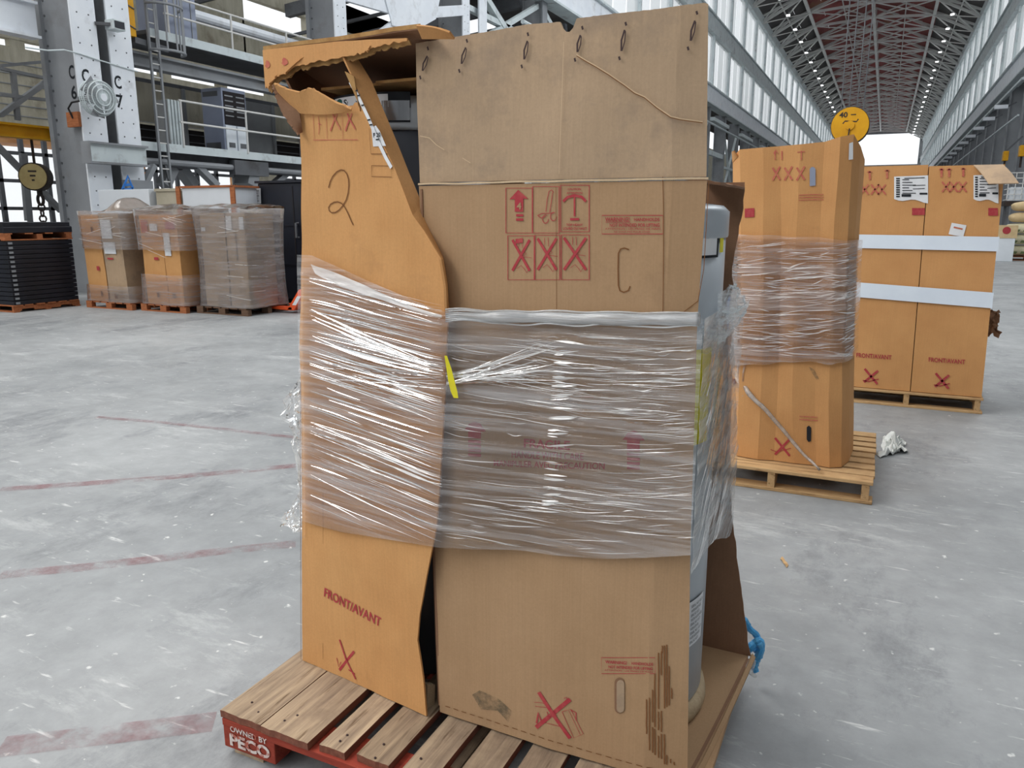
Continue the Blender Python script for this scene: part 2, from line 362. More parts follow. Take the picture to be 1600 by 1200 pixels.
MT['film_side'] = film('film_side', .20, .80, (4, 3.4, 34), (math.radians(-48), 0, 0), r0=.40, r1=.66, col=(.88, .93, .95), gloss=.25)
MT['film_rope'] = film('film_rope', .35, .9, (3, 8, 46), (0, math.radians(4), 0), r0=.35, r1=.65, col=(.93, .95, .97))
MT['film_wad'] = film('film_wad', .10, .70, (9, 9, 9), (.4, .5, .2), r0=.45, r1=.65, bump=.8, col=(.95, .95, .93))
MT['film_pleat'] = film('film_pleat', .62, .95, (3, 3, 9), (0, 0, 0), through=.15, r0=.3, r1=.7, col=(.96, .95, .94))
MT['film_far'] = film('film_far', .16, .50, (1.5, 1.5, 16), (0, math.radians(8), 0), r0=.35, r1=.7, col=(.80, .76, .76), bump=.4)
MT['film_mid'] = film('film_mid', .10, .62, (1.5, 1.5, 40), (0, math.radians(5), 0), r0=.42, r1=.7, col=(.93, .90, .90))
MT['film_tail'] = film('film_tail', .35, .8, (20, 20, 20), (0, .7, 0), r0=.35, r1=.65, col=(.72, .68, .64))
# ================================================================ THE SETTING
XL, XR, YE, BAY = -14.5, 7.5, 250.0, 7.3
fl = MB().box(-45, 30, -41, 262, -.25, 0).build('floor', MT['concrete']); tag(fl, 'grey worn concrete floor of the hall', kind='structure')
def floor_line(pxs, w):
    pts = [P(x, y, Z=0) + V((0, 0, .002)) for x, y in pxs]
    MB().stroke(pts, w, (0, 0, 1)).build('painted_line', MT['floor_red'], fl)
floor_line([(0, 899), (120, 888), (240, 874), (360, 860), (462, 850)], .085)
floor_line([(0, 765), (120, 757), (240, 748), (360, 738), (468, 727)], .085)
floor_line([(0, 1168), (110, 1155), (220, 1142), (335, 1128)], .10)
floor_line([(150, 652), (250, 660), (360, 672), (462, 684)], .06)
# ---- nave side walls: crane girders, mullions, frosted panes
def pane_set(wall, x, y0, y1, sx):
    ref = {}
    k = 0; y = y0
    while y < y1:
        for z0, z1 in ((12.45, 16.4), (17.85, 22.3)):
            key = z0
            if key not in ref:
                w_ = 2.14
                ref[key] = MB().add([(x, y, z0), (x, y + w_, z0), (x, y + w_, z1), (x, y, z1)], [(0, 1, 2, 3)]).build('window_pane', MT['frosted'], wall); ref[key, 'y'] = y
                md = ref[key].modifiers.new('t', 'SOLIDIFY'); md.thickness = .02
            else:
                c = ref[key].copy(); COL.objects.link(c); c.parent = wall; c.location = (0, y - ref[key, 'y'], 0)
        y += BAY / 3; k += 1
def nave_wall(name, x, y0, s):
    b = MB(); b.mi = 0
    b.box(x - .25, x + .25, y0, YE, 11.0, 12.3); b.mi = 2
    b.box(x - .42, x + .42, y0, YE, 12.3, 12.42); b.box(x - .42, x + .42, y0, YE, 10.9, 11.0)
    b.box(x - .3, x + .3, y0, YE, 16.5, 17.7); b.box(x - .45, x + .45, y0, YE, 17.7, 17.82)
    b.box(x - .3, x + .3, y0, YE, 22.35, 23.3)
    y = y0
    while y < YE:
        b.box(x - .18, x + .18, y - .14, y + .14, 12.42, 16.5); b.box(x - .18, x + .18, y - .14, y + .14, 17.8, 22.4); y += BAY
    w = b.build(name, [MT['steel_white'], MT['steel'], MT['steel_pale']]); tag(w, kind='structure')
    pane_set(w, x, y0 + .22, YE - 2, s); return w
nave_wall('wall_left', XL, 18.9, 1)
nave_wall('wall_right', XR, 55.4, -1)
# near bays beside and behind the viewpoint: the same walls, panes as one band each
for nm, x, y1 in (('wall_left_near', XL, 18.7), ('wall_right_near', XR, 55.2)):
    b = MB(); b.mi = 0
    for z0, z1 in ((10.9, 12.42), (16.5, 17.8), (22.35, 23.3)): b.box(x - .3, x + .3, -40, y1, z0, z1)
    b.mi = 1
    for z0, z1 in ((12.45, 16.4), (17.85, 22.3)): b.box(x - .01, x + .01, -40, y1, z0, z1)
    tag(b.build(nm, [MT['steel'], MT['frosted']]), kind='structure')
tag(MB().box(-25, 16, -40.4, -40, 0, 28).build('wall_back_blocker', MT['siding_grey']), 'unseen grey end wall added behind the viewpoint to cut sky light', kind='structure')  # unseen wall, added to cut level sky light from behind
tag(MB().box(15, 15.3, -40, 40, 0, 11.5).box(7.9, 15.3, -40, 40, 11.2, 11.5).build('wall_right_aisle_blocker', MT['siding_grey']), kind='structure')  # unseen aisle wall and roof, added to block sky light from the right
# ---- roof: deck, trusses, bracing
RX = (XL + XR) / 2
def deckz(x): return 28.2 - abs(x - RX) * .42
b = MB()
for k in range(-8, 8):
    x0, x1 = RX + k * 1.375, RX + (k + 1) * 1.375
    b.mi = 0 if -5 <= k < 5 else 1
    y = 58.0; i = 0
    while y < YE:
        lift = .06 * ((i + k) % 2)
        b.add([(x0, y, deckz(x0) + lift), (x1, y, deckz(x1) + lift), (x1, y + 3.6, deckz(x1) + lift), (x0, y + 3.6, deckz(x0) + lift)], [(0, 1, 2, 3)]); y += 3.65; i += 1
cl = b.build('ceiling', [MT['roof_red'], MT['roof_dark']]); tag(cl, kind='structure'); cl.modifiers.new('t', 'SOLIDIFY').thickness = .15
nodes_b = [(XL, 22.6), (-10.2, 24.9), (-3.5, 25.3), (3.0, 24.9), (XR, 22.6)]
def truss_mesh():
    t = MB(); bp = [V((x, 0, z)) for x, z in nodes_b]
    for a, c in zip(bp, bp[1:]): t.bar(a, c, .2, .26)
    tp = [V((x, 0, deckz(x) - .25)) for x in (XL, -12.4, -10.2, -6.9, -3.5, -.1, 3.0, 5.4, XR)]
    for a, c in zip(tp, tp[1:]): t.bar(a, c, .18, .24)
    for i, j in ((0, 1), (1, 1), (1, 2), (1, 3), (2, 3), (2, 4), (2, 5), (3, 5), (3, 6), (3, 7), (4, 7)): t.bar(bp[i], tp[j], .13, .16)
    return t
y = 58.4; first = None; n = 0
while y < YE - 1:
    if first is None:
        t = truss_mesh(); t.v = [p + V((0, y, 0)) for p in t.v]
        first = t.build('roof_truss', MT['truss'], base=(RX, y, 22.6)); tag(first, 'pale steel roof truss spanning the nave', kind='structure')
    else:
        c = first.copy(); COL.objects.link(c); c.location = (RX, y, 22.6)
    y += BAY; n += 1
brf = None
for k in range(n - 1):
    y0 = 58.4 + k * BAY
    if brf is None:
        t = MB(); q = lambda i, d: V((nodes_b[i][0], y0 + d * BAY, nodes_b[i][1]))
        for i, j in ((0, 1), (1, 2), (3, 2), (4, 3)):
            t.bar(q(i, 0), q(j, 1), .11); t.bar(q(i, 1), q(j, 0), .11)
        for i in (1, 2, 3): t.bar(q(i, 0), q(i, 1), .34, .2)
        for x in (-12.4, -6.9, -.1, 5.4): t.bar((x, y0, deckz(x) - .3), (x, y0 + BAY, deckz(x) - .3), .12)
        brf = t.build('roof_bracing', MT['truss'], base=(RX, y0, 22.6)); tag(brf, 'crossed bracing bars between two roof trusses', kind='structure')
    else:
        c = brf.copy(); COL.objects.link(c); c.location = (RX, y0, 22.6)
mlamp = mat('lamp_glow', (1, 1, 1)); bs = mlamp.node_tree.nodes['Principled BSDF']; bs.inputs['Emission Color'].default_value = (1, 1, 1, 1); bs.inputs['Emission Strength'].default_value = 7
lf = None
for k in range(n - 1):
    for x, zz in ((-11.8, 23.4), (4.6, 23.4)):
        y0 = 58.4 + k * BAY + 1.2
        if lf is None:
            lf = thing('highbay_lamp', (x, y0, zz), 'x', 'lamp', 'high-bay lamps under the nave roof')
            MB().box(x - .18, x + .18, y0 - .18, y0 + .18, zz, zz + .1).build('diffuser', mlamp, lf); MB().bar((x, y0, zz + .12), (x, y0, zz + 1.3), .05).build('hanger', MT['steel_dark'], lf)
            lmp = lf
        else: lmp = copy_tree(lf, (x, y0, zz))
        lmp['label'] = '%s white high-bay lamp from the far end, %s roof row' % (ORDS[n - 2 - k], 'left' if x < RX else 'right')
# ---- end wall with the great opening
b = MB().box(XL, -12.5, YE, YE + .4, 0, 28.5).box(6.6, XR, YE, YE + .4, 0, 28.5).box(-12.5, 6.6, YE, YE + .4, 24.6, 28.5).box(-12.5, 6.6, YE + .05, YE + .3, 15.9, 16.2)
tag(b.build('wall_end', MT['siding_grey']), kind='structure')
# ---- columns of the left row
def column(y, name, label, near=False):
    o = thing(name, (XL, y, 0), label, 'column', None, 'structure'); H = 11.0
    b = MB().box(XL - .04, XL, y - .27, y + .27, 0, H); b.build('flange', MT['steel_white'] if y < 30 else MT['steel'], o)
    b = MB().box(XL - .9, XL - .04, y - .2, y + .2, 0, H).box(XL - 1.02, XL - .9, y - .27, y + .27, 0, H)
    for s in (-1, 1): b.bar((XL - .06, y + s * .245, 0), (XL - .06, y + s * .245, H), .03, .05)
    b.build('web', MT['steel'], o)
    if near:
        b = MB()
        for k in range(34):
            z = .4 + k * .28
            for dy in (-.19, .06): b.lathe((XL, y + dy + .06, z), [(.019, -.01), (.013, .010)], 6, 'x')
            b.lathe((XL - .85, y - .2, z), [(.028, -.012), (.018, .012)], 6, 'y')
        tag(b.build('rivets', MT['steel_dark'], o), kind='stuff')
    return o
c6 = column(11.0, 'steel_column', 'riveted steel column lettered C 6 beside the round fan', True)
c7 = column(11.79, 'steel_column', 'riveted white-faced steel column lettered C 7', True)
def col_text(o, s, y, z, h, face='x'):
    b = MB(); w = h * .62
    for i, ch in enumerate(s):
        z0 = z - i * h * 1.45
        if face == 'x': text_quad(b, ch, (XL + .004, y, z0), (XL + .004, y + w, z0), (XL + .004, y, z0 + h), .02)
        else: text_quad(b, ch, (y, 10.795, z0), (y + w * 1.0, 10.795, z0), (y, 10.795, z0 + h), .02)
    b.build('lettering', MT['black_ink'], o)
col_text(c6, 'C6', 10.83, 4.15, .26); col_text(c7, 'C7', 11.55, 4.14, .26); col_text(c6, 'C6', -14.82, 4.22, .26, 'y')
for i, y in enumerate((19.15, 26.6)):
    column(y, 'steel_column', ('grey steel column with white flange left of the white cross brace', 'grey steel column with white flange right of the white cross brace')[i], True)
yy = [33.9 + BAY * k for k in range(30)]
for i, y in enumerate(yy):
    if y > YE: break
    if i == 0:
        cfar = column(y, 'steel_column', 'plain grey steel column of the long left row', False); cfar['group'] = 'left row of far columns'
        first_y = y
    else: copy_tree(cfar, (XL, y, 0))
# bracing and service rail of the far left row
for k in range(12):
    y = 33.9 + BAY * (4 + k); b = MB()
    b.bar((XL - .2, y + .3, 3.0), (XL - .2, y + BAY - .3, 9.6), .2, .12).bar((XL - .2, y + .3, 9.6), (XL - .2, y + BAY - .3, 3.0), .2, .12).bar((XL - .2, y, 6.3), (XL - .2, y + BAY, 6.3), .25, .2)
    if k % 2: b = MB().bar((XL + .1, y, 9.9), (XL + .1, y + BAY, 9.9), .5, .3).bar((XL - .2, y, 7.2), (XL - .2, y + BAY, 7.2), .3, .4)
    tag(b.build('column_bracing', MT['steel_pale'], base=(XL, y, 3)), 'pale steel bracing between two columns of the left row', kind='structure')
tag(MB().tube([(XL + .7, 30, 9.2), (XL + .7, 200, 9.2)], .09, 8).build('trim_26', MT['steel_pale']), 'pale service pipe along the left column row', kind='structure')
# right row
cr = None
for k in range(26):
    y = 62.7 + BAY * k
    if cr is None:
        cr = thing('steel_column', (XR, y, 0), 'plain grey steel column of the long right row', 'column', 'right row of far columns', 'structure')
        MB().box(XR, XR + .06, y - .4, y + .4, 0, 11).build('flange', MT['steel'], cr); MB().box(XR + .06, XR + .9, y - .15, y + .15, 0, 11).build('web', MT['steel'], cr)
    else: copy_tree(cr, (XR, y, 0))
# right aisle behind the row
b = MB().box(15, 15.3, 40, 255, 0, 11.5).box(7.9, 11, 40, 255, 11.2, 11.5)
for k in range(18): b.box(14.9, 15, 62 + k * 6, 62.3 + k * 6, 0, 11)
tag(b.build('wall_right_aisle', MT['siding_grey']), kind='structure')
b = MB().bar((XR - .5, 60, 10.1), (XR - .5, 240, 10.1), .16).bar((XR - .5, 60, 7.9), (XR - .5, 240, 7.9), .1)
for k in range(14): b.bar((XR - .5, 62.7 + k * BAY, 10.1), (XR + .2, 62.7 + k * BAY, 11), .12)
tag(b.build('trim_1', MT['steel_pale']), 'pale pipe running along the right column row', kind='structure')
# ---- left aisle: outer wall with windows, roof
b = MB()
segs = [(-5, 14.2), (17.2, 19.6), (24.4, 27), (31, 60), (60, 170)]
for y0, y1 in segs: b.box(-24.3, -24, y0, y1, 0, 4.3)
b.box(-24.3, -24, -5, 170, 0, 1.0); b.box(-24.3, -24, -5, 170, 4.3, 6.53); b.box(-24.3, -24, -5, 170, 6.76, 7.5)
for y0, y1 in ((-5, 12.0), (16.7, 25.4), (29.2, 36), (39, 43), (46, 50), (54, 170)): b.box(-24.3, -24, y0, y1, 7.5, 11.4)
b.box(-24.3, -24, 25.3, 50, 7.5, 9.3); b.box(-24.3, -24, 25.3, 50, 10.2, 11.4)
for k in range(14): b.box(-24.25, -24.02, 13.0 + k * 2.7, 13.45 + k * 2.7, 6.4, 6.8)
wa = b.build('wall_left_aisle', MT['siding']); tag(wa, kind='structure')
b = MB()
for z in (4.55, 4.85, 5.15, 5.45, 5.75, 6.05): b.box(-24.0, -23.97, -5, 60, z, z + .03)
b.build('siding_joints', MT['siding_grey'], wa)
tag(MB().box(-19.5, -15.6, -5, 250, 11.4, 11.7).build('ceiling_left_aisle', MT['roof_dark']), kind='structure')
b = MB()
for k in range(10): b.bar((-24, 6 + k * 5.5, 10.2), (-15.5, 6 + k * 5.5, 10.9), .3, .5); b.bar((-24, 6 + k * 5.5, 9.2), (-15.5, 8 + k * 5.5, 10.6), .12)
tag(b.build('trim_2', MT['steel_dark']), 'dark roof rafters of the left aisle', kind='structure')
# windows with panes in the outer wall
def win(idx, y0, y1, z0, z1, ny, nzz, x=-24.15):
    o = thing('window_%d' % idx, (x, y0, z0), None, None, None, 'structure'); b = MB()
    for i in range(ny + 1): yv = lerp(y0, y1, i / ny); b.box(x - .06, x + .06, yv - .06, yv + .06, z0, z1)
    for j in range(nzz + 1): zv = lerp(z0, z1, j / nzz); b.box(x - .06, x + .06, y0, y1, zv - .05, zv + .05)
    b.build('window_frame', MT['steel_dark'], o)
    g = bpy.data.materials.get('pane_glass')
    if not g:
        g, nt, N, L, bs_ = _nodes('pane_glass'); tr = N.new('ShaderNodeBsdfTransparent'); gl = N.new('ShaderNodeBsdfGlossy'); gl.inputs['Roughness'].default_value = .05
        mx = N.new('ShaderNodeMixShader'); mx.inputs[0].default_value = .06; L.new(tr.outputs[0], mx.inputs[1]); L.new(gl.outputs[0], mx.inputs[2]); L.new(mx.outputs[0], N['Material Output'].inputs[0])
    for i in range(ny):
        for j in range(nzz):
            a, c = lerp(y0, y1, i / ny) + .06, lerp(y0, y1, (i + 1) / ny) - .06; d, e = lerp(z0, z1, j / nzz) + .05, lerp(z0, z1, (j + 1) / nzz) - .05
            MB().box(x - .006, x + .006, a, c, d, e).build('pane', g, o)
win(1, 14.2, 17.2, 1.0, 4.3, 4, 4)
win(2, 19.6, 24.4, 1.0, 4.3, 5, 3)
win(3, 27.0, 31.0, 1.0, 4.3, 4, 3)
# yard building seen through the windows
t = thing('yard_gantry', (-42.5, 36, 0), 'tan brick bridge outside, glimpsed through the top of the left windows', 'building')
b = MB().box(-44, -42, 24, 66, 5.4, 7.6); b.box(-42, -41.9, 24, 66, 7.4, 7.8); b.build('wall', MT['brick_out'], t)
for k in range(10): MB().box(-41.98, -41.9, 25 + k * 4, 27 + k * 4, 5.9, 7.0).build('window', MT['white_panel'], t)
for k in range(5): MB().box(-44, -42.3, 25 + k * 9.5, 25.8 + k * 9.5, 0, 5.4).build('pier', MT['brick_out'], t)
# ================================================================ THE MAIN LOAD
rnd = random.Random(11)
# ---- red block pallet
pal = thing('wooden_pallet', (-1.01, 1.94, 0), 'red-painted block pallet with worn grey deck boards, in the foreground', 'pallet')
boards = [(-1.63, -1.476), (-1.472, -1.302), (-1.272, -1.188), (-1.156, -1.052), (-1.014, -.918), (-.873, -.776), (-.742, -.640), (-.606, -.508), (-.474, -.368)]
for i, (a, c) in enumerate(boards):
    y0 = 1.43 + rnd.uniform(0, .012) + (0 if i < 2 else .012)
    n = 10; b = MB(); zt = .14 - (.002 if i > 1 else 0)
    jag = [rnd.uniform(-.0016, .0016) for _ in range(n + 1)]
    sheet(b, lambda s, t: V((lerp(a, c, s), lerp(y0 + jag[int(round(s * n))], 2.445, t), zt + .002 * nz(s * 3, t * 4, i))), n, 14, .022, 1)
    b.build('deck_board', [MT['wood_worn'], MT['wood_redbrown']], pal)
for y0, y1 in ((1.435, 1.545), (1.89, 1.99), (2.335, 2.44)):
    MB().box(-1.625, -.372, y0, y1, .093, .116).build('stringer_board', MT['wood_red'], pal, bevel=.002)
for x0, x1 in ((-1.625, -1.43), (-1.07, -.93), (-.515, -.375)):
    for y0, y1 in ((1.437, 1.56), (1.89, 1.99), (2.335, 2.44)):
        MB().box(x0, x1, y0, y1, .022, .0925).build('block', MT['wood_red'], pal, bevel=.003)
for x0, x1 in ((-1.60, -1.49), (-1.05, -.95), (-.50, -.39)):
    MB().box(x0, x1, 1.45, 2.43, 0, .0215).build('bottom_board', MT['wood_worn'], pal)
b = MB()
text_quad(b, 'OWNED BY', (-1.595, 1.4345, .082), (-1.455, 1.4345, .082), (-1.595, 1.4345, .1005), .02)
text_quad(b, 'PECO', (-1.60, 1.4345, .034), (-1.447, 1.4345, .034), (-1.60, 1.4345, .076), .045)
b.build('stencil_lettering', MT['white_stencil'], pal)
b = MB()
for i, (a, c) in enumerate(boards):
    for yy_ in (1.47, 1.51, 1.92, 1.96, 2.37, 2.41):
        b.lathe((lerp(a, c, rnd.uniform(.25, .75)), yy_ + rnd.uniform(-.01, .01), .1405), [(.004, -.001), (.003, .0012)], 6)
tag(b.build('nail_heads', MT['dark_slit'], pal), kind='stuff')

# ---- right carton -------------------------------------------------------
def Yf(x, z):
    """front face of the opened carton: shallow fold in the middle, right strip swung back, light buckling"""
    y = 1.690 + .030 * abs(x + .69) + .0035 * nz(x * 4, z * 3) + .0012 * nz(x * 14, z * 9, 3)
    if x > -.43: y += .20 * (x + .43)
    if z > 1.635: y += .05 * (z - 1.635) + .004 * nz(x * 6, z * 6, 8)
    return y
def PF(px, py, lift=.002):
    p = P(px, py, Y=1.70)
    for _ in range(2): p = P(px, py, Y=Yf(p.x, p.z))
    return V((p.x, Yf(p.x, p.z) - lift, p.z))
rc = thing('heater_carton', (-.70, 2.02, .14), 'opened greyish-brown carton with tall raised flap and red handling icons, on red pallet', 'carton')
xr_ = [(.14, -.325), (.79, -.348), (1.33, -.358), (1.63, -.353), (1.64, -.357), (1.99, -.372)]
xl_ = [(.14, -1.040), (1.63, -1.070), (1.99, -1.080)]
b = MB()
sheet(b, lambda s, t: (lambda z: (lambda x: V((x, Yf(x, z), z)))(lerp(curve(xl_, z), curve(xr_, z), s)))(lerp(.145, 1.628, t)), 60, 90, -.006)
fp = b.build('front_panel', MT['kraft_grey'], rc, smooth=False)
top_px = [(640, 68), (714, 56), (770, 47), (822, 37), (876, 33), (879, 47), (888, 50), (895, 41), (898, 28), (970, 19), (1026, 13), (1101, 3), (1105, 5)]
topc = sorted([(lambda q: (q.x, q.z))(PF(x, y, -.006)) for x, y in top_px])
b = MB()
sheet(b, lambda s, t: (lambda x0, x1: (lambda x: (lambda z: V((x, Yf(x, z) + .006, z)))(lerp(1.636, curve(topc, x) + .0015 * nz(x * 90), t)))(lerp(x0, x1, s)))(lerp(-1.071, -1.0805, t), lerp(-.356, -.374, t)), 90, 26, -.006)
flp = b.build('upper_flap', MT['kraft_flap'], rc)
b = MB().stroke([V((lerp(-1.07, -.35, k / 30), Yf(lerp(-1.07, -.35, k / 30), 1.632) - .004, 1.632 + .002 * nz(k * .3))) for k in range(31)], .0045); b.build('fold_line', MT['kraft_pale'], rc)
# back panel (inside seen from the open right side), left panel, tray
bpx = [(.16, -.268), (.45, -.326), (.64, -.361), (.9, -.38), (1.30, -.413), (1.34, -.395), (1.42, -.402), (1.52, -.385), (1.65, -.376)]
b = MB()
sheet(b, lambda s, t: (lambda z: V((lerp(-1.06, curve(bpx, z) + .006 * nz(z * 22), s), 2.36 + .006 * nz(s * 3, t * 4) + .03 * math.sin(t * math.pi) * s, z)))(lerp(.1605, 1.65, t)), 16, 60, -.006)
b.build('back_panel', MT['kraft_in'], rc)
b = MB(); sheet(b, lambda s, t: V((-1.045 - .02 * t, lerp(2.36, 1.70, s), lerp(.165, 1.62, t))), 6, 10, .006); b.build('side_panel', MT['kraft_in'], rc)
b = MB(); sheet(b, lambda s, t: V((lerp(-.49, -.376, s), lerp(1.99, 2.36, t), 1.655 + .004 * nz(s * 5, t * 5) - .02 * s)), 8, 8, .006); b.build('top_lid', MT['kraft_in'], rc)
b = MB().box(-1.03, -.275, 1.705, 2.372, .141, .160); b.build('tray', MT['kraft_grey'], rc)
b = MB(); sheet(b, lambda s, t: V((lerp(-.318, -.262, s ** .8) + .012 * math.sin(t * 3), lerp(1.66, 2.36, s) + .004 * nz(s * 9), lerp(.142, .172, t) + .001 * nz(s * 16, 2, t))), 40, 3, -.005)
b.build('tray_lip', MT['kraft_grey'], rc)
b = MB(); b.stroke([V((lerp(-.330, -.272, (k / 30) ** .8), lerp(1.69, 2.34, k / 30), .1625)) for k in range(31)], .009, (0, 0, 1)); b.build('tray_crease', MT['kraft_in'], rc)
# dashed score line along the bottom
b = MB()
for k in range(26):
    x0 = -1.02 + k * .027; b.stroke([V((x0, Yf(x0, .172) - .002, .172)), V((x0 + .016, Yf(x0 + .016, .172) - .002, .172))], .0022)
b.build('score_line', MT['brown_ink'], fp)
# ---- printing on the right carton
def rect(b, x0, y0, x1, y1, w=.0022): b.stroke([PF(x0, y0), PF(x1, y0), PF(x1, y1), PF(x0, y1)], w, closed=True)
def poly(b, pts): b.quad(*[PF(x, y) for x, y in pts])
def line(b, pts, w): b.stroke([PF(x, y) for x, y in pts], w)
def txt(b, s, x0, yb, x1, yt, bold=0.02, dy=0):
    k = len(b.v); text_quad(b, s, PF(x0, yb), PF(x1, yb + dy), PF(x0, yt), bold)
    for p in b.v[k:]: p.y = Yf(p.x, p.z) - .002
Q = lambda x, y: (740 + x / 3.636, 240 + y / 3.636)
b = MB()
for r4 in ((791, 294, 832, 364), (832.8, 291.5, 874, 364), (876.5, 289.5, 921, 362), (794, 368.5, 835, 437), (836.3, 367.5, 875, 437), (877.5, 367, 921, 437)): rect(b, *r4)
poly(b, [Q(205, 260), Q(312, 256), Q(255, 206)]); poly(b, [Q(236, 258), Q(236, 330), Q(284, 330), Q(284, 257)])
poly(b, [Q(243, 344), Q(243, 357), Q(284, 357), Q(284, 344)]); poly(b, [Q(243, 368), Q(243, 382), Q(284, 382), Q(284, 368)])
# hand truck
line(b, [Q(412, 330), Q(420, 260), Q(430, 215), Q(445, 206), Q(456, 222)], .0016); line(b, [Q(434, 335), Q(444, 270), Q(450, 222)], .0016)
line(b, [Q(365, 352), Q(390, 340), Q(455, 338)], .0016); line(b, [Q(365, 352), Q(385, 365), Q(410, 358)], .0016)
for cx, cy in ((410, 372), (455, 358)): line(b, [Q(cx + 17 * math.cos(t), cy + 24 * math.sin(t)) for t in [k * .52 for k in range(11)]], .0018)
# top-heavy sign
line(b, [Q(510, 272), Q(535, 248), Q(575, 238), Q(615, 246), Q(640, 272)], .0062); line(b, [Q(575, 238), Q(575, 356)], .0042); poly(b, [Q(550, 366), Q(550, 380), Q(601, 379), Q(601, 366)])
txt(b, 'CAUTION', *Q(536, 208), *Q(610, 196)); txt(b, 'ATTENTION', *Q(530, 230), *Q(618, 218)); txt(b, 'TOP HEAVY', *Q(528, 412), *Q(622, 398)); txt(b, 'LOURD DU HAUT', *Q(510, 432), *Q(645, 418))
for x0, x1, y0, y1 in ((222, 320, 490, 665), (365, 472, 482, 660), (515, 640, 478, 660)):
    line(b, [Q(x0, y0), Q(x1, y1)], .0066); line(b, [Q(x1, y0), Q(x0, y1)], .0066)
    m = (x0 + x1) / 2
    line(b, [Q(m - 25, y1 - 12), Q(m, y1 - 30), Q(m + 20, y1 - 8), Q(m + 32, y1 + 12), Q(m + 45, y1 - 10)], .0012); line(b, [Q(m + 8, y0 + 95), Q(m + 60, y0 + 102)], .001)
    line(b, [Q(m - 14, y0 - 4), Q(m - 14, y0 + 40)], .0012); line(b, [Q(m + 6, y0 - 6), Q(m + 8, y0 + 44)], .0012); line(b, [Q(m + 12, y0 + 62), Q(m + 30, y0 + 80), Q(m + 14, y0 + 90)], .0014)
poly(b, [Q(240, 485), Q(240, 512), Q(282, 505), Q(282, 480)])
b.build('handling_icons', MT['red_ink'], fp)
b = MB(); txt(b, '4', *Q(248, 318), *Q(274, 278), .03); b.v = [p + V((0, -.0012, 0)) for p in b.v]; b.build('icon_numeral', MT['kraft_grey'], fp)
b = MB(); rect(b, 941, 336.5, 1036, 365.5, .0016)
txt(b, 'WARNING!', 946, 346, 984, 339.5, .02); line(b, [(946, 347), (985, 347)], .0012); txt(b, 'HANDHOLDS', 991, 345.5, 1031, 340.5); txt(b, 'NOT INTENDED FOR LIFTING', 953, 354.5, 1031, 349)
txt(b, 'ATTENTION - LES PRISES DE MAIN', 946, 359, 1032, 356, .0); txt(b, 'NE SONT PAS POUR LEVER', 960, 363.5, 1016, 360.8, .0)
b.build('warning_print', MT['red_ink'], fp); b = MB()
rect(b, 940, 1027, 1024, 1052, .0016)
txt(b, 'WARNING!', 946, 1036, 980, 1031, .02, 2); txt(b, 'HANDHOLDS', 987, 1038, 1021, 1033.5, .02, 1.5); txt(b, 'NOT INTENDED FOR LIFTING', 951, 1043.5, 1020, 1039, .02, 3); txt(b, 'ATTENTION - LES PRISES DE MAIN', 945, 1047.5, 1020, 1045, 0, 3)
b.build('warning_print', MT['red_ink'], fp)
b = MB()
txt(b, 'FRAGILE', 819, 699, 891, 685, .03, 4); txt(b, 'HANDLE WITH CARE', 800, 715, 912, 704, .01, 4); txt(b, 'MANIPULER AVEC PRECAUTION', 772, 728, 945, 718.5, .01, 5)
for cx, yt, yb in ((990, 672, 732), (742, 658, 712)):
    poly(b, [(cx - 17, yt + 15), (cx + 18, yt + 16), (cx + 9, yt + 4), (cx, yt), (cx - 9, yt + 4)]); poly(b, [(cx - 10, yt + 15), (cx - 10, yb - 28), (cx + 10, yb - 27), (cx + 10, yt + 15)])
    for k in range(4): y = yb - 25 + k * 7; poly(b, [(cx - 10, y), (cx - 10, y + 4.5), (cx + 10, y + 5.5), (cx + 10, y + 1)])
b.build('fragile_print', MT['red_ink'], fp)
b = MB(); line(b, [(842, 1081), (866, 1118), (891, 1153)], .0115); line(b, [(891, 1092), (838, 1136)], .0110)
Q2 = lambda x, y: (760 + x / 3.333, 840 + y / 3.333)
line(b, [Q2(250, 855), Q2(290, 858), Q2(322, 872)], .0014); line(b, [Q2(255, 876), Q2(322, 884)], .0014); line(b, [Q2(262, 965), Q2(272, 910), Q2(285, 950)], .005); line(b, [Q2(318, 905), Q2(324, 940), Q2(350, 900), Q2(365, 925)], .003)
line(b, [Q2(395, 905), Q2(440, 892), Q2(505, 1020), Q2(455, 1042), Q2(395, 905)], .0016); line(b, [Q2(430, 900), Q2(490, 1025)], .0012); line(b, [Q2(440, 895), Q2(468, 910), Q2(468, 950)], .003); line(b, [Q2(405, 835), Q2(420, 830), Q2(420, 850)], .002)
line(b, [Q2(300, 960), Q2(400, 985)], .0016)
b.build('clamp_icon', MT['red_ink'], fp)
# hand holes; lower one flat, its inner shade painted as a darker patch
b = MB(); line(b, [(983, 390), (976, 387.5), (970, 389), (966.5, 396), (966, 420), (966.5, 446), (969, 454), (975, 456.5), (982, 454), (985, 447)], .0028); b.build('hand_slot', MT['brown_ink'], fp)
b = MB(); ring = [(968.2 + 7.6 * math.cos(a_), (1066 if k_ < 9 else 1106) - 8 * math.sin(a_)) for k_, a_ in enumerate([math.pi * j / 8 for j in range(9)] + [math.pi + math.pi * j / 8 for j in range(9)])]
poly(b, ring); b.build('hand_slot', MT['kraft_in'], fp)
b = MB(); b.quad(*[PF(x, y, .003) for x, y in [(970 + 6 * math.cos(a_), (1068 if k_ < 9 else 1106) - 6.5 * math.sin(a_)) for k_, a_ in enumerate([math.pi * j / 8 for j in range(9)] + [math.pi + math.pi * j / 8 for j in range(9)])]]); b.build('slot_tongue', MT['kraft_flap'], fp)
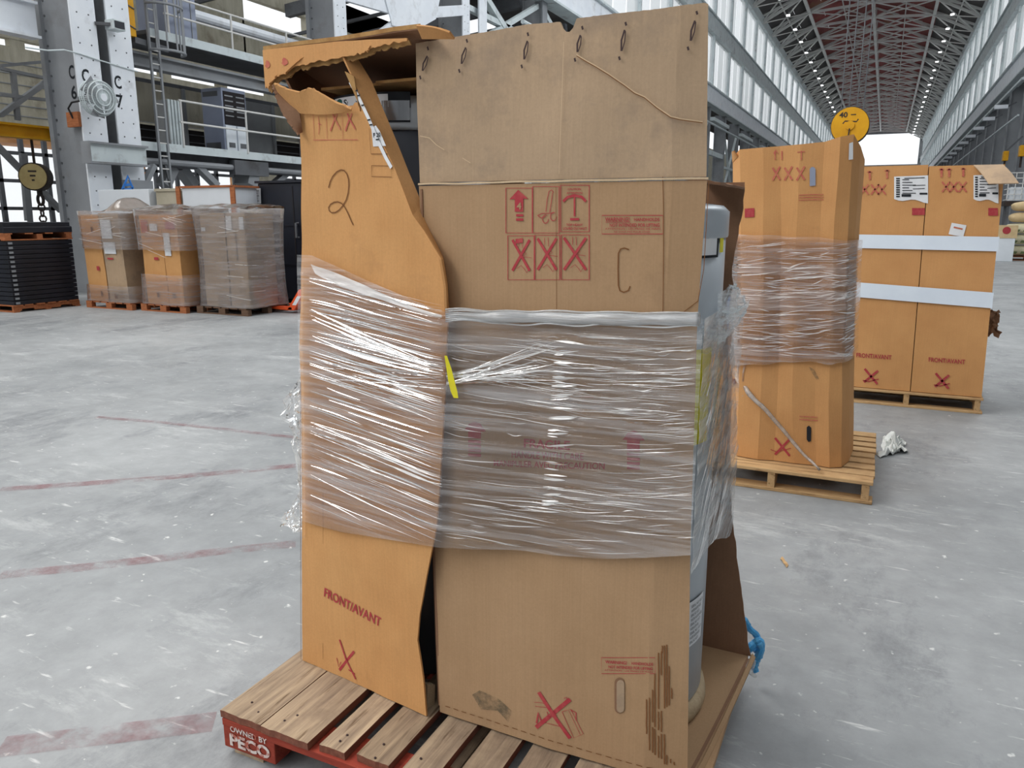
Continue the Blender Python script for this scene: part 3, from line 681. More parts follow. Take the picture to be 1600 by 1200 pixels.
# split flutes near the lower right corner, side seam, scuffs
b = MB(); rr = random.Random(3)
for x, ys in ((835, [(840, 1020)]), (850, [(832, 1105)]), (866, [(790, 960), (985, 1118)]), (878, [(706, 985), (995, 1130)]), (897, [(598, 890), (905, 1000), (1030, 1145)]), (912, [(590, 715), (900, 1010), (1020, 1150)]), (917, [(560, 600)]), (928, [(560, 888), (1022, 1178)]), (940, [(556, 880), (1130, 1180)]), (952, [(668, 872)]), (966, [(782, 838)]), (960, [(1150, 1172)]), (978, [(1166, 1182)])):
    for a, c in ys: line(b, [Q2(x + rr.uniform(-1, 1), lerp(a, c, k / 8)) for k in range(9)], .0030)
b.build('split_flutes', MT['brown_ink'], fp)
b = MB(); line(b, [(1036, 276), (1037, 330), (1037, 400), (1036, 500)], .0016); line(b, [(1108, 282), (1100, 420), (1091, 470), (1060, 494), (1045, 502)], .0016); line(b, [(869, 292), (870, 500)], .0009)
b.build('crease_lines', MT['brown_ink'], fp)
Q8 = lambda x, y: (620 + x / 3.2, y / 3.2)
for (x0, y0, x1, y1), (dx, dy), (ex, ey) in (((155, 280, 130, 355), (158, 243), (120, 388)), ((347, 238, 325, 320), (353, 205), (315, 355)), ((655, 205, 638, 298), (658, 172), (627, 333)), ((920, 176, 904, 262), (930, 140), (893, 300)), ((1141, 150, 1124, 256), (1147, 120), (1115, 292)), ((1492, 104, 1470, 205), (1502, 65), (1458, 243))):
    mx_, my = (x0 + x1) / 2, (y0 + y1) / 2; b = MB()
    line(b, [Q8(x0, y0), Q8(mx_ - 8, my), Q8(x1, y1)], .0042); line(b, [Q8(x0 + 4, y0 + 6), Q8(mx_ + 8, my + 6), Q8(x1 + 3, y1)], .0024)
    for cx, cy in ((dx, dy), (ex, ey)): line(b, [Q8(cx - 3, cy - 9), Q8(cx + 2, cy + 9)], .0045)
    b.build('staple_slit', MT['dark_slit'], flp)
b = MB(); cr_ = [(900, 280), (950, 310), (1000, 338), (1060, 375), (1100, 403), (1140, 430), (1190, 468), (1240, 490), (1300, 540), (1370, 588), (1420, 600), (1530, 615)]
line(b, [Q8(x, y) for x, y in cr_], .0018); b.build('crease_line', MT['brown_ink'], flp)
for q_, w_ in (([(x, y - 6) for x, y in cr_], .0022), ([(118, 680), (165, 690), (200, 725), (240, 750)], .0018), ([(330, 790), (370, 815)], .0016), ([(836, 210), (830, 400), (812, 870)], .0010)):
    b = MB(); line(b, [Q8(*p_) for p_ in q_], w_); b.build('pale_crease', MT['kraft_pale'], flp)
MT['smudge'] = worn_paint('smudge', srgb(96, 94, 78), .55, 22); MT['scuff'] = worn_paint('scuff', srgb(120, 108, 100), .55)
b = MB(); b.quad(*[PF(x, y, .0018) for x, y in ((738, 1085), (752, 1108), (778, 1110), (795, 1128), (800, 1110), (778, 1090), (750, 1078))]); b.build('grease_smudge', MT['smudge'], fp)
# ---- water heaters -------------------------------------------------------
def Pcyl(px, py, c, r):
    d = _f + _r * ((px - 800) / F_PX) - _u * ((py - 600) / F_PX); cx, cy = c
    A = d.x**2 + d.y**2; B = -2 * (d.x * cx + d.y * cy); C_ = cx*cx + cy*cy - r*r
    D = B*B - 4*A*C_
    k = (-B - math.sqrt(max(D, 0))) / (2 * A); return EYE + d * k
def cyl_patch(b, c, r, x0, x1, y0, y1, n=10):
    """label on the tank between photo columns x0..x1 and rows y0..y1"""
    A = Pcyl(x0, y0, c, r); B = Pcyl(x1, y0, c, r); a0 = math.atan2(A.y - c[1], A.x - c[0]); a1 = math.atan2(B.y - c[1], B.x - c[0])
    z1 = (A.z + B.z) / 2; z0 = (Pcyl(x0, y1, c, r).z + Pcyl(x1, y1, c, r).z) / 2
    pt = lambda s, t: V((c[0] + r * math.cos(lerp(a0, a1, s)), c[1] + r * math.sin(lerp(a0, a1, s)), lerp(z0, z1, t)))
    grid(b, pt, n, 2); return pt
def cyl_text(b, pt, body, s0, s1, t0, t1, bold, off):
    vs, fs = text_geo(body, bold); b.add([pt(lerp(s0, s1, x), lerp(t0, t1, y)) + V(off) for x, y in vs], fs)
CR, RR = (-.655, 2.03), .288
wh = thing('water_heater', (CR[0], CR[1], .161), 'light grey water heater standing in the opened right carton', 'water heater')
MB().lathe((CR[0], CR[1], 0), [(.30, .161), (.305, .175), (.30, .20), (.285, .215)], 48).build('foam_base', MT['foam'], wh, smooth=True)
MB().lathe((CR[0], CR[1], 0), [(RR - .02, .205), (RR, .22), (RR, 1.50)], 64).build('tank', MT['tank_grey'], wh, smooth=True)
MB().lathe((CR[0], CR[1], 0), [(RR + .004, 1.50), (RR + .006, 1.505), (RR + .006, 1.565), (RR - .01, 1.58), (RR - .08, 1.59)], 64).build('top_cap', MT['tank_grey'], wh, smooth=True)
b = MB(); cyl_patch(b, CR, RR + .003, 1076, 1124, 362, 403); b.build('label_border', MT['black_ink'], wh)
b = MB(); cyl_patch(b, CR, RR + .004, 1076, 1121, 366, 399); b.build('label', MT['paper'], wh)
b = MB(); cyl_patch(b, CR, RR + .003, 1126.5, 1132, 352, 394); b.build('label', MT['yellow'], wh)
b = MB(); cyl_patch(b, CR, RR + .003, 1079, 1112, 545, 690); b.build('energy_label', MT['yellow'], wh)
b = MB(); pt = cyl_patch(b, CR, RR + .003, 1070, 1098, 935, 1000); o_ = b.build('rating_label', MT['paper'], wh)
b = MB()
for k in range(9): t0 = .92 - k * .1; cyl_text(b, pt, 'WATER HEATER MODEL' if k % 2 else 'SERIAL NO. VOLTS', .3, .95 - .1 * (k % 3), t0 - .06, t0, .0, (.001, -.001, 0))
b.build('lettering', MT['black_ink'], o_)
b = MB().lathe((CR[0] + (RR + .006) * math.cos(-.62), CR[1] + (RR + .006) * math.sin(-.62), 1.535), [(.012, -.004), (.012, .004)], 10, 'y'); b.build('port', MT['black_ink'], wh)
CL, RL = (-1.295, 2.03), .232
wh = thing('water_heater', (CL[0], CL[1], .161), 'grey water heater, darkened by painted shade, with round badge label inside the torn left carton', 'water heater')
MB().lathe((CL[0], CL[1], 0), [(RL - .01, .145), (RL, .16), (RL, 1.78)], 64).build('tank', MT['tank_shaded'], wh, smooth=True)
MB().lathe((CL[0], CL[1], 0), [(RL + .004, 1.78), (RL + .005, 1.79), (RL + .005, 1.845), (RL - .02, 1.87), (RL - .12, 1.885), (.05, 1.89)], 64).build('top_cap', MT['tank_grey'], wh, smooth=True)
b = MB(); cyl_patch(b, CL, RL + .006, 521, 641, 148, 173, 20); b.build('label_border', MT['black_ink'], wh)
b = MB(); pt = cyl_patch(b, CL, RL + .007, 523, 606, 151, 171, 16); o_ = b.build('label', MT['paper'], wh)
b = MB(); p0 = [Pcyl(x, y, CL, RL + .0085) for x, y in ((537, 166), (563, 164.5), (537, 155.5))]; text_quad(b, 'Smith', *p0, .02)
b.build('lettering', MT['navy'], o_)
b = MB(); b.lathe(Pcyl(531, 161, CL, RL + .009), [(.010, -.001), (.010, .001)], 18, 'y'); b.build('badge', mat('badge_green', srgb(40, 96, 92)), o_)
b = MB(); cyl_patch(b, CL, RL + .007, 596, 640, 157, 188, 12); b.build('panel', MT['chrome'], wh)
b = MB(); cyl_patch(b, CL, RL + .006, 604, 641, 188, 191, 12); b.build('panel_border', MT['black_ink'], wh)

# ---- left carton ---------------------------------------------------------
LN = V((.138, 1, 0)).normalized(); L0 = V((-1.55, 1.738, 0))
def PL(px, py, lift=0.0, push=0.0):
    d = _f + _r * ((px - 800) / F_PX) - _u * ((py - 600) / F_PX); q = L0 + LN * push
    p = EYE + d * ((q - EYE).dot(LN) / d.dot(LN)); bul = .010 * nz(p.x * 3.1, p.z * 2.2, 5) + .003 * nz(p.x * 11, p.z * 8, 9)
    return p + LN * (bul - lift)
lc = thing('heater_carton', (-1.33, 2.03, .14), 'torn orange-brown carton with ripped top and handwritten 2, on red pallet', 'carton')
rk = [(667, 1119), (661, 1060), (652, 1001), (656, 960), (668, 900), (684, 822), (691, 700), (697, 600), (700, 500), (697, 450), (689, 405), (662, 362), (645, 337), (614, 258), (567, 165)]
def rowpt(t):
    k = t * (len(rk) - 1); i = min(int(k), len(rk) - 2); f = k - i
    x, y = lerp(rk[i][0], rk[i+1][0], f), lerp(rk[i][1], rk[i+1][1], f)
    ly = lerp(1037, 176, (1119 - y) / (1119 - 165)); return (lerp(473, 467, (1037 - ly) / 861), ly), (x, y)
def lpan(s, t):
    (lx, ly), (x, y) = rowpt(t); py = lerp(ly, y, s)
    if t > .999: py += [0, 3, -1, 2, 1, 3, 0, -2, 4, 1, 0, -2, -6, -8, 0][int(s * 14)]
    if t < .001: py += 1.5 * nz(s * 30)
    q = PL(lerp(lx, x, s), py); q.z = max(q.z, .1415); return q
b = MB(); sheet(b, lpan, 40, 98, -.006); lp = b.build('front_panel', MT['kraft_orange'], lc)
sl = [(700, 500), (697, 450), (689, 405), (662, 362), (645, 337), (614, 258), (567, 162), (553, 122), (536, 83)]
sr = [(705, 500), (700, 440), (693, 402), (674, 360), (659, 318), (638, 268), (606, 186), (582, 128), (562, 94)]
def pc(L_, t):
    k = t * (len(L_) - 1); i = min(int(k), len(L_) - 2); f = k - i; return lerp(L_[i][0], L_[i+1][0], f), lerp(L_[i][1], L_[i+1][1], f)
b = MB(); sheet(b, lambda s, t: PL(lerp(pc(sl, t)[0], pc(sr, t)[0], s), lerp(pc(sl, t)[1], pc(sr, t)[1], s) + (3 * nz(s * 9) if t > .99 else 0), .001, .045 * s), 4, 48, -.006)
b.build('bent_corner_strip', MT['kraft_mid'], lc)
b = MB(); sheet(b, lambda s, t: PL(lerp(545, 567, t) - 3 + 14 * s * (1 - t) , lerp(112, 166, t) + 8 * s, .003), 3, 12, -.003); b.build('torn_liner', MT['kraft_edge'], lc)
b = MB().stroke([PL(x, y, .004) for x, y in ((549, 128), (562, 152), (578, 186), (592, 222), (603, 246), (612, 262))], .010, -LN); lb = b.build('torn_label', MT['paper'], lc)
b = MB(); b.quad(*[PL(x, y, .002) for x, y in ((581, 200), (583, 229), (603, 228), (594, 205), (588, 196))]); lb2 = b.build('shipping_label', MT['paper'], lc)
b = MB(); text_quad(b, 'F 20', PL(585, 215, .005), PL(596, 214, .005), PL(585, 208, .005), .03)
for k in (1, 2, 4, 7, 8, 11): b.stroke([PL(555 + k * 3.1, 135 + k * 7.6, .006), PL(559 + k * 3.2, 134 + k * 7.6, .006)], .0035, -LN)
b.build('lettering', MT['black_ink'], lb2)
# torn tongue and outward-bent corner
tt = [(427, 131), (437, 135), (448, 140), (466, 144), (480, 138), (488, 139), (504, 149), (526, 161), (549, 171)]
tb_ = [(436, 150), (455, 168), (468, 177), (476, 178), (486, 178), (496, 179), (512, 179), (532, 177), (550, 174)]
b = MB(); sheet(b, lambda s, t: PL(lerp(pc(tb_, s)[0], pc(tt, s)[0], t), lerp(pc(tb_, s)[1], pc(tt, s)[1], t) + (2.5 * nz(s * 25) if t > .9 else 0), 0, -.012 - .035 * t * (1 - .6 * s)), 32, 8, -.006)
b.build('torn_tongue', MT['kraft_orange'], lc)
ta = [(424, 134), (430, 152), (440, 175), (452, 196), (464, 212)]; tz = [(434, 138), (452, 158), (468, 172), (470, 190), (468, 206)]
b = MB(); sheet(b, lambda s, t: PL(lerp(pc(ta, t)[0], pc(tz, t)[0], s) + (2.5 * nz(t * 18) if s < .1 else 0), lerp(pc(ta, t)[1], pc(tz, t)[1], s), 0, -.02 * (1 - s) - .006), 6, 26, -.006)
b.build('bent_corner', MT['kraft_in'], lc)
# cap band left above the rip (outer ply and inner ply)
ct = [(413, 79), (470, 72), (530, 66), (580, 63), (641, 61)]
cb = [(416, 136), (421, 138), (426, 128), (436, 119), (450, 115), (457, 106), (490, 98), (530, 92), (560, 86), (576, 82), (584, 76), (610, 70), (641, 65)]
b = MB(); sheet(b, lambda s, t: PL(lerp(pc(cb, s)[0], pc(ct, s)[0], t), lerp(pc(cb, s)[1] + 4 * nz(s * 45) + 2.5 * nz(s * 120), pc(ct, s)[1], t), .006), 120, 6, -.004)
cap = b.build('cap_band', MT['kraft_mid'], lc)
b = MB(); sheet(b, lambda s, t: PL(lerp(pc(cb, s)[0] + 3, pc(ct, s)[0], t), lerp(pc(cb, s)[1] + 6 + 5 * nz(s * 40, 4) + 3 * nz(s * 110, 7), pc(ct, s)[1] + 2, t), 0, .006), 120, 4, -.004)
b.build('torn_inner_ply', MT['kraft_edge'], lc)
b = MB()
for cx, cy, w_ in ((421, 101, 4.0), (448, 97, 5)): b.quad(*[PL(cx + w_ * math.cos(k * .63) * (1 + .35 * math.sin(k * 2.1)), cy + (5 - 1.5 * math.cos(k * 1.3)) * math.sin(k * .63), .0075) for k in range(10)])
b.build('ink_spots', MT['red_ink_pale'], cap)
# lid seen from below, crumpled end
fe = [(414, 77), (470, 69), (535, 62), (580, 55), (620, 48), (662, 43)]
def lid(s, t):
    x, y = pc(fe, s); p = PL(x, y, .004); return p + V((-.02 * t - .27 * t * (1 - s), .60 * t, -.02 * t - .05 * t * s))
b = MB(); sheet(b, lid, 24, 8, .006); b.build('lid', MT['kraft_in'], lc)
b = MB(); sheet(b, lambda s, t: PL(lerp(662, 712, s), lerp(lerp(62, 62, s), lerp(44, 55, s) - 3 * math.sin(s * 3), t), .002 + .02 * t, .02 * s), 10, 4, -.005); b.build('crumpled_end', MT['kraft_mid'], lc)
b = MB().stroke([PL(x, y - 1, .006) for x, y in fe], .010, -LN); b.build('lid_edge', MT['kraft_edge'], lc)
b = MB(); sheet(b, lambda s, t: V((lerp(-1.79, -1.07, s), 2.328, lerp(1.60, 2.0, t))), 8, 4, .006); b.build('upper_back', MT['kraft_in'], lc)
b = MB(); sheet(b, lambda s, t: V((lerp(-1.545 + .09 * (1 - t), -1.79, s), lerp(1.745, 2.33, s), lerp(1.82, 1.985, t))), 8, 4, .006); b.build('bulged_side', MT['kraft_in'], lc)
# walls behind
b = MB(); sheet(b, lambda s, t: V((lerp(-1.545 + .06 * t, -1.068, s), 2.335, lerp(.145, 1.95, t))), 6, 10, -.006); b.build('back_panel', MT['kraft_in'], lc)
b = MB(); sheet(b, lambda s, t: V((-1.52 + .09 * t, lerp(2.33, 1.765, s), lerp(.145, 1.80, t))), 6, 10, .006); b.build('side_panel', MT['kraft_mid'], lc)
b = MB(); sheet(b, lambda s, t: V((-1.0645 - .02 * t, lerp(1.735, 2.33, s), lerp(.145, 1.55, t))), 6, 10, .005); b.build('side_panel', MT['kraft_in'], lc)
b = MB().box(-1.44, -1.09, 1.80, 2.30, 1.893, 1.90); b.box(-1.24, -1.09, 1.775, 1.80, 1.893, 1.9); b.build('top_pad', MT['kraft_edge'], lc)
b = MB(); sheet(b, lambda s, t: PL(lerp(668, 680, s), lerp(1108, 1070, t) + 3 * nz(s * 4, t * 6), 0, .03 + .03 * s), 6, 6, -.02); b.build('foam_corner', MT['foam'], lc)
# printing on the left carton
Q6 = lambda x, y: (450 + x / 6, 160 + y / 6)
lw = lambda b, pts, w: b.stroke([PL(x, y, .002) for x, y in pts], w, -LN)
b = MB(); lw(b, [Q6(x, y) for x, y in ((370, 800), (385, 745), (410, 695), (450, 650), (490, 632), (520, 638), (545, 670), (560, 720), (563, 780), (555, 850), (535, 915), (505, 965), (465, 1010), (430, 1032), (395, 1034), (370, 1015), (365, 985), (385, 955), (420, 935), (455, 932), (490, 945), (520, 980), (550, 1035), (580, 1100), (605, 1150))], .0032)
b.build('handwritten_numeral', MT['brown_ink'], lp)
b = MB(); text_quad(b, 'FRONT/AVANT', PL(507.5, 931, .002), PL(594, 980, .002), PL(508.5, 917, .002), .02); b.build('front_print', MT['red_ink'], lp); b = MB()
lw(b, [(531, 999), (541, 1030), (556, 1061)], .0062); lw(b, [(553, 1018), (530, 1047)], .0085); lw(b, [(526, 1028), (529, 1042), (533, 1034)], .003); lw(b, [(545, 1046), (555, 1053)], .004)
b.build('clamp_icon', MT['red_ink'], lp)
b = MB()
for dx in (0, 150): lw(b, [Q6(400 + dx * .93, 268), Q6(445 + dx * .9, 160), Q6(430 + dx * .9, 105)], .005); lw(b, [Q6(495 + dx * .93, 255), Q6(450 + dx * .9, 160), Q6(470 + dx * .9, 105)], .005)
lw(b, [Q6(230, 352), Q6(655, 350)], .0016)
for x in (240, 366, 515): lw(b, [Q6(x, 110), Q6(x, 340)], .0012)
lw(b, [Q6(290, 130), Q6(295, 240), Q6(285, 300)], .002); lw(b, [Q6(285, 200), Q6(320, 210)], .002)
b.build('faded_icons', MT['red_ink_pale'], lp)
b = MB(); lw(b, [Q6(775, 483), Q6(935, 484)], .0016); lw(b, [Q6(778, 592), Q6(965, 596), Q6(970, 700), Q6(780, 694), Q6(778, 592)], .0014); lw(b, [Q6(765, 240), Q6(772, 480)], .0008); b.build('printed_frames', MT['brown_ink'], lp)
b = MB(); lw(b, [(506, 770), (505, 1030)], .0009); lw(b, [(470, 600), (471, 1030)], .002); b.build('crease_lines', MT['brown_ink'], lp)

# ---- stretch wrap --------------------------------------------------------
sw = thing('stretch_wrap', (-1.0, 1.70, .5), 'clear stretch film wound around the middle of the foreground cartons', 'plastic wrap')
tp = sorted([(P(x, y, Y=1.66).x, P(x, y, Y=1.66).z) for x, y in ((470, 400), (500, 412), (560, 436), (640, 466), (705, 489), (770, 492), (870, 492), (960, 500), (1040, 501), (1091, 499))])
bt = sorted([(P(x, y, Y=1.66).x, P(x, y, Y=1.66).z) for x, y in ((470, 829), (520, 838), (600, 845), (680, 852), (740, 858), (800, 862), (860, 872), (940, 878), (1010, 876), (1078, 872))])
def Yw(x, z, k=1):
    yl = 1.738 - (x + 1.55) * .138 - .016
    if x < -1.0: y = yl
    else:
        e = 1.738 - .55 * .138 - .016; y = lerp(e, 1.678, min(1, (x + 1.0) / .25))
    return y + k * (.002 * nz(x * 5, z * 40, 1) + .0015 * nz(x * 2, z * 90, 4))
def fw(s, t):
    z_ = lerp(.6, 1.38, t); x = lerp(-1.562 + .0653 * (z_ - .18), -.338, s); z = lerp(curve(bt, x), curve(tp, x), t); return V((x, Yw(x, z), z))
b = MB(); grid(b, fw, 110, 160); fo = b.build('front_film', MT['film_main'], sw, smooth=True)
def fs_(s, t):
    y = lerp(1.675, 2.385, s); x = lerp(-.334, -.352, s) + .008 * math.sin(s * math.pi)
    z0 = lerp(.735, .60, s) + .03 * math.sin(s * 5); z1 = 1.335 - .02 * s; z = lerp(z0, z1, t); x -= .10 * max(0, (z - .85)) * s
    return V((x + .003 * nz(y * 8, z * 30), y, z))
b = MB(); grid(b, fs_, 40, 80); b.build('side_film', MT['film_side'], sw, smooth=True)
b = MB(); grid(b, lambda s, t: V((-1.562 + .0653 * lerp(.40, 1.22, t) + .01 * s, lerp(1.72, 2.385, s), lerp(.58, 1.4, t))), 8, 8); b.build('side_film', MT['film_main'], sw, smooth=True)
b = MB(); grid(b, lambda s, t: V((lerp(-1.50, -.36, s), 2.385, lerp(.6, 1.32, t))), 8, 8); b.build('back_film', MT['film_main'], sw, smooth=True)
# gathered rope along the upper edge
pts = []; rad = []
for k in range(61):
    s = k / 60; x = lerp(705, 1092, s); y = 491 + 6 * math.sin(s * 2.2) + 3 * s; p = P(x, y, Y=1.665)
    pts.append(V((p.x, Yw(p.x, p.z, 0) - .008, p.z + .003 * nz(s * 9)))); rad.append(.006 + .011 * min(1, s * 5) * (.8 + .35 * nz(s * 7, 2)))
b = MB().tube(pts, rad, 10)
for m in range(7):
    o2 = [p + V((0, -.006 - .004 * nz(k * .1, m), (m - 3) * .005 + .008 * nz(k * .09, m * 7))) for k, p in enumerate(pts)]; b.tube(o2, .0022, 5)
b.build('gathered_edge', MT['film_rope'], sw, smooth=True)
# slanting gathered band on the left carton
b = MB(); U = [(482, 413), (520, 424), (580, 446), (650, 474), (705, 489)]; Lo = [(490, 428), (530, 446), (590, 463), (650, 480), (705, 493)]
grid(b, lambda s, t: (lambda q: V((q.x, Yw(q.x, q.z, 0) - .006 - .004 * nz(s * 8, t * 5), q.z)))(P(lerp(pc(Lo, s)[0], pc(U, s)[0], t), lerp(pc(Lo, s)[1], pc(U, s)[1], t), Y=1.69)), 30, 5)
b.build('gathered_band', MT['film_pleat'], sw, smooth=True)
# pleats: drawn folds standing off the film, white partly as painted highlights
b = MB(); rp = random.Random(5)
def pleat(px0, py0, px1, py1, w, bow=0):
    n = 9; mid = []
    for k in range(n + 1):
        f = k / n; q = P(lerp(px0, px1, f), lerp(py0, py1, f) + bow * math.sin(f * math.pi) + .3 * nz(f * 3, px0, py0), Y=1.675)
        q.y = Yw(q.x, q.z, 0) - .004; mid.append(q)
    tw = rp.uniform(-.9, .9)
    L_ = []; R_ = []
    for k, q in enumerate(mid):
        ww = w * math.sin(math.pi * (k + .35) / (n + .7)) * .5; a = V((0, math.sin(tw), math.cos(tw))) * ww; L_.append(q + a); R_.append(q - a)
    b.add(L_ + R_, [(k, k + 1, n + 2 + k, n + 1 + k) for k in range(n)])
def edge_px(x, pts): return curve(pts, x)
topx = [(470, 405), (560, 445), (640, 470), (705, 492), (870, 500), (1090, 508)]; botx = [(470, 826), (700, 850), (860, 866), (1080, 868)]
for i in range(250):                                   # left carton: slanting down to the right
    x0 = rp.uniform(472, 640) if rp.random() < .7 else 473; y0 = rp.uniform(430, 812); ln = rp.uniform(40, 230) if rp.random() < .7 else 240
    x1 = min(x0 + ln, 700); sl_ = .20 + .16 * (y0 - 430) / 400 + rp.uniform(-.05, .06); y1 = y0 + sl_ * (x1 - x0)
    if y0 < edge_px(x0, topx) + 6 or y1 > edge_px(x1, botx) - 2: continue
    if 755 < y0 < 805 and rp.random() < .4: continue
    pleat(x0, y0, x1, y1, rp.choice([.001, .0014, .002, .0026, .004]), rp.uniform(-2, 3))
for i in range(34):                                    # band drawn down to the yellow strip, then fanning out
    y0 = rp.uniform(480, 600); pleat(473 + rp.uniform(0, 30), y0, 702, lerp(565, 600, (y0 - 480) / 120) + rp.uniform(-8, 8), rp.choice([.0015, .002, .003]), rp.uniform(-3, 10))
    ang = rp.uniform(-.55, .12); ln = rp.uniform(70, 180); pleat(706, 588 + rp.uniform(-8, 12), 706 + ln, 588 + math.sin(ang) * ln * .75, rp.choice([.0015, .002, .003, .004]), rp.uniform(-3, 5))
for i in range(560):                                   # right carton: finer, nearly level
    x0 = rp.uniform(702, 1060); y0 = rp.uniform(520, 862); ln = rp.uniform(18, 130); x1 = min(x0 + ln, 1086); f = (x0 - 700) / 380
    y1 = y0 + (lerp(.24, -.02, f) + rp.uniform(-.12, .05)) * (x1 - x0)
    if y1 < 512 or y1 > edge_px(x1, botx) - 2: continue
    if y0 > 700 and rp.random() < .35: continue
    if 655 < y0 < 745 and (730 < x0 < 950 or 960 < x1 < 1040) and rp.random() < .85: continue
    pleat(x0, y0, x1, y1, rp.choice([.0008, .0011, .0014, .002]), rp.uniform(-2, 3))
for i in range(46):                                    # short tucks along the fold of the panel
    yv = rp.uniform(520, 800); xv = lerp(871, 845, (yv - 500) / 300); pleat(xv, yv, xv + rp.uniform(14, 46), yv + rp.uniform(-4, 6), rp.choice([.004, .006, .003]))
pl = b.build('pleats', MT['film_pleat'], sw); tag(pl, kind='stuff')
b = MB()
for i in range(150):                                   # diagonal pleats on the open right side
    s0 = rp.uniform(0, .6); z0 = rp.uniform(.68, 1.2); s1 = min(1, s0 + rp.uniform(.2, .6)); z1 = z0 + (s1 - s0) * rp.uniform(.45, .85)
    if z1 > 1.32: continue
    n = 6; L_ = []; R_ = []; w = rp.choice([.002, .003, .005])
    for k in range(n + 1):
        f = k / n; z = lerp(z0, z1, f); s = lerp(s0, s1, f); zb = lerp(.735, .60, s) + .03 * math.sin(s * 5); t = max(.01, (z - zb) / (1.335 - .02 * s - zb)); p = fs_(s, min(1, t)) + V((.004, 0, 0))
        ww = w * math.sin(math.pi * (k + .3) / (n + .6)); L_.append(p + V((0, 0, ww))); R_.append(p - V((0, 0, ww)))
    b.add(L_ + R_, [(k, k + 1, n + 2 + k, n + 1 + k) for k in range(n)])
tag(b.build('side_pleats', MT['film_pleat'], sw), kind='stuff')
# loose crumpled film
def wad(name, rows, depth, amp, seed, mt=None, ns=26, nt=26):
    """crumpled sheet between two pixel curves standing at Y=depth"""
    A, B_ = rows; b = MB()
    def f(s, t):
        x = lerp(pc(A, t)[0], pc(B_, t)[0], s); y = lerp(pc(A, t)[1], pc(B_, t)[1], s); p = P(x, y, Y=depth)
        q = V((s * 4 + seed, t * 7, seed)); e = V((nz(*(q * 1.0)), nz(*(q * 1.3 + V((9, 2, 1)))), nz(*(q * .9 + V((3, 7, 5)))))) * amp + V((nz(*(q * 3)), nz(*(q * 3.1)), nz(*(q * 2.9)))) * amp * .45
        return p + e
    grid(b, f, ns, nt); return b.build(name, mt or MT['film_wad'], sw)
wad('loose_film', ([(474, 585), (462, 600), (444, 625), (440, 648), (452, 668), (460, 700), (466, 740), (464, 760)], [(476, 585), (476, 610), (476, 640), (476, 660), (476, 690), (476, 710), (476, 745), (476, 765)]), 1.76, .018, 3.1)
wad('loose_film', ([(470, 770), (458, 785), (444, 805), (438, 822), (452, 826), (470, 830)], [(476, 770), (477, 790), (478, 800), (480, 815), (480, 822), (478, 832)]), 1.76, .014, 7.7)
wad('loose_film', ([(1092, 505), (1105, 488), (1118, 465), (1132, 448), (1146, 440), (1152, 446)], [(1112, 520), (1132, 506), (1148, 498), (1158, 490), (1166, 482), (1164, 474)]), 2.0, .016, 1.3, MT['film_side'], 34, 30)
wad('loose_film', ([(1085, 512), (1110, 500), (1140, 492), (1168, 478)], [(1086, 560), (1112, 545), (1135, 530), (1160, 492)]), 1.92, .012, 5.3, MT['film_side'], 30, 30)
# yellow strip
b = MB(); pY = [(696, 556), (701, 576), (705, 596), (709, 612), (712, 622)]
ys = [P(x, y, Y=1.632) for x, y in pY]; wv = [.006, .013, .017, .018, .012]
b.add([p - V((w / 2, 0, 0)) for p, w in zip(ys, wv)] + [p + V((w / 2, .002, 0)) for p, w in zip(ys, wv)], [(k, k + 1, 6 + k, 5 + k) for k in range(4)])
o = b.build('yellow_strip', MT['yellow'], base=ys[2]); tag(o, 'narrow yellow plastic strip caught in the stretch film between the cartons', 'strip'); o.modifiers.new('t', 'SOLIDIFY').thickness = .001
# blue knotted strap
bl = thing('plastic_strap', P(1180, 1040, Y=2.47), 'blue plastic strap knotted at the far right corner of the foreground pallet', 'strap')
def ribbon(name, px, r, mt, seed):
    pts = [P(x, y, Y=2.43 + .03 * i / len(px)) for i, (x, y) in enumerate(px)]; fine = []
    for i in range(len(pts) - 1):
        for k in range(5): p = pts[i].lerp(pts[i+1], k / 5); fine.append(p + V((nz(i + k * .2, seed), nz(seed, i + k * .2), nz(i + k * .2, 1, seed))) * .008)
    fine.append(pts[-1]); MB().tube(fine, [r * (.75 + .5 * abs(nz(k * .6, seed))) for k in range(len(fine))], 7).build(name, mt, bl, smooth=False)
ribbon('strand', [(1160, 966), (1168, 978), (1178, 988), (1184, 998)], .014, MT['blue_film'], 1); ribbon('knot', [(1170, 1016), (1178, 1006), (1187, 1000), (1190, 1010), (1182, 1016), (1176, 1012)], .016, MT['blue_film'], 4)
ribbon('strand', [(1186, 1004), (1190, 1014), (1184, 1028), (1178, 1040), (1182, 1050)], .014, MT['blue_film'], 7); ribbon('loose_end', [(1178, 1032), (1176, 1042), (1172, 1050), (1180, 1056)], .009, MT['film_wad'], 9)
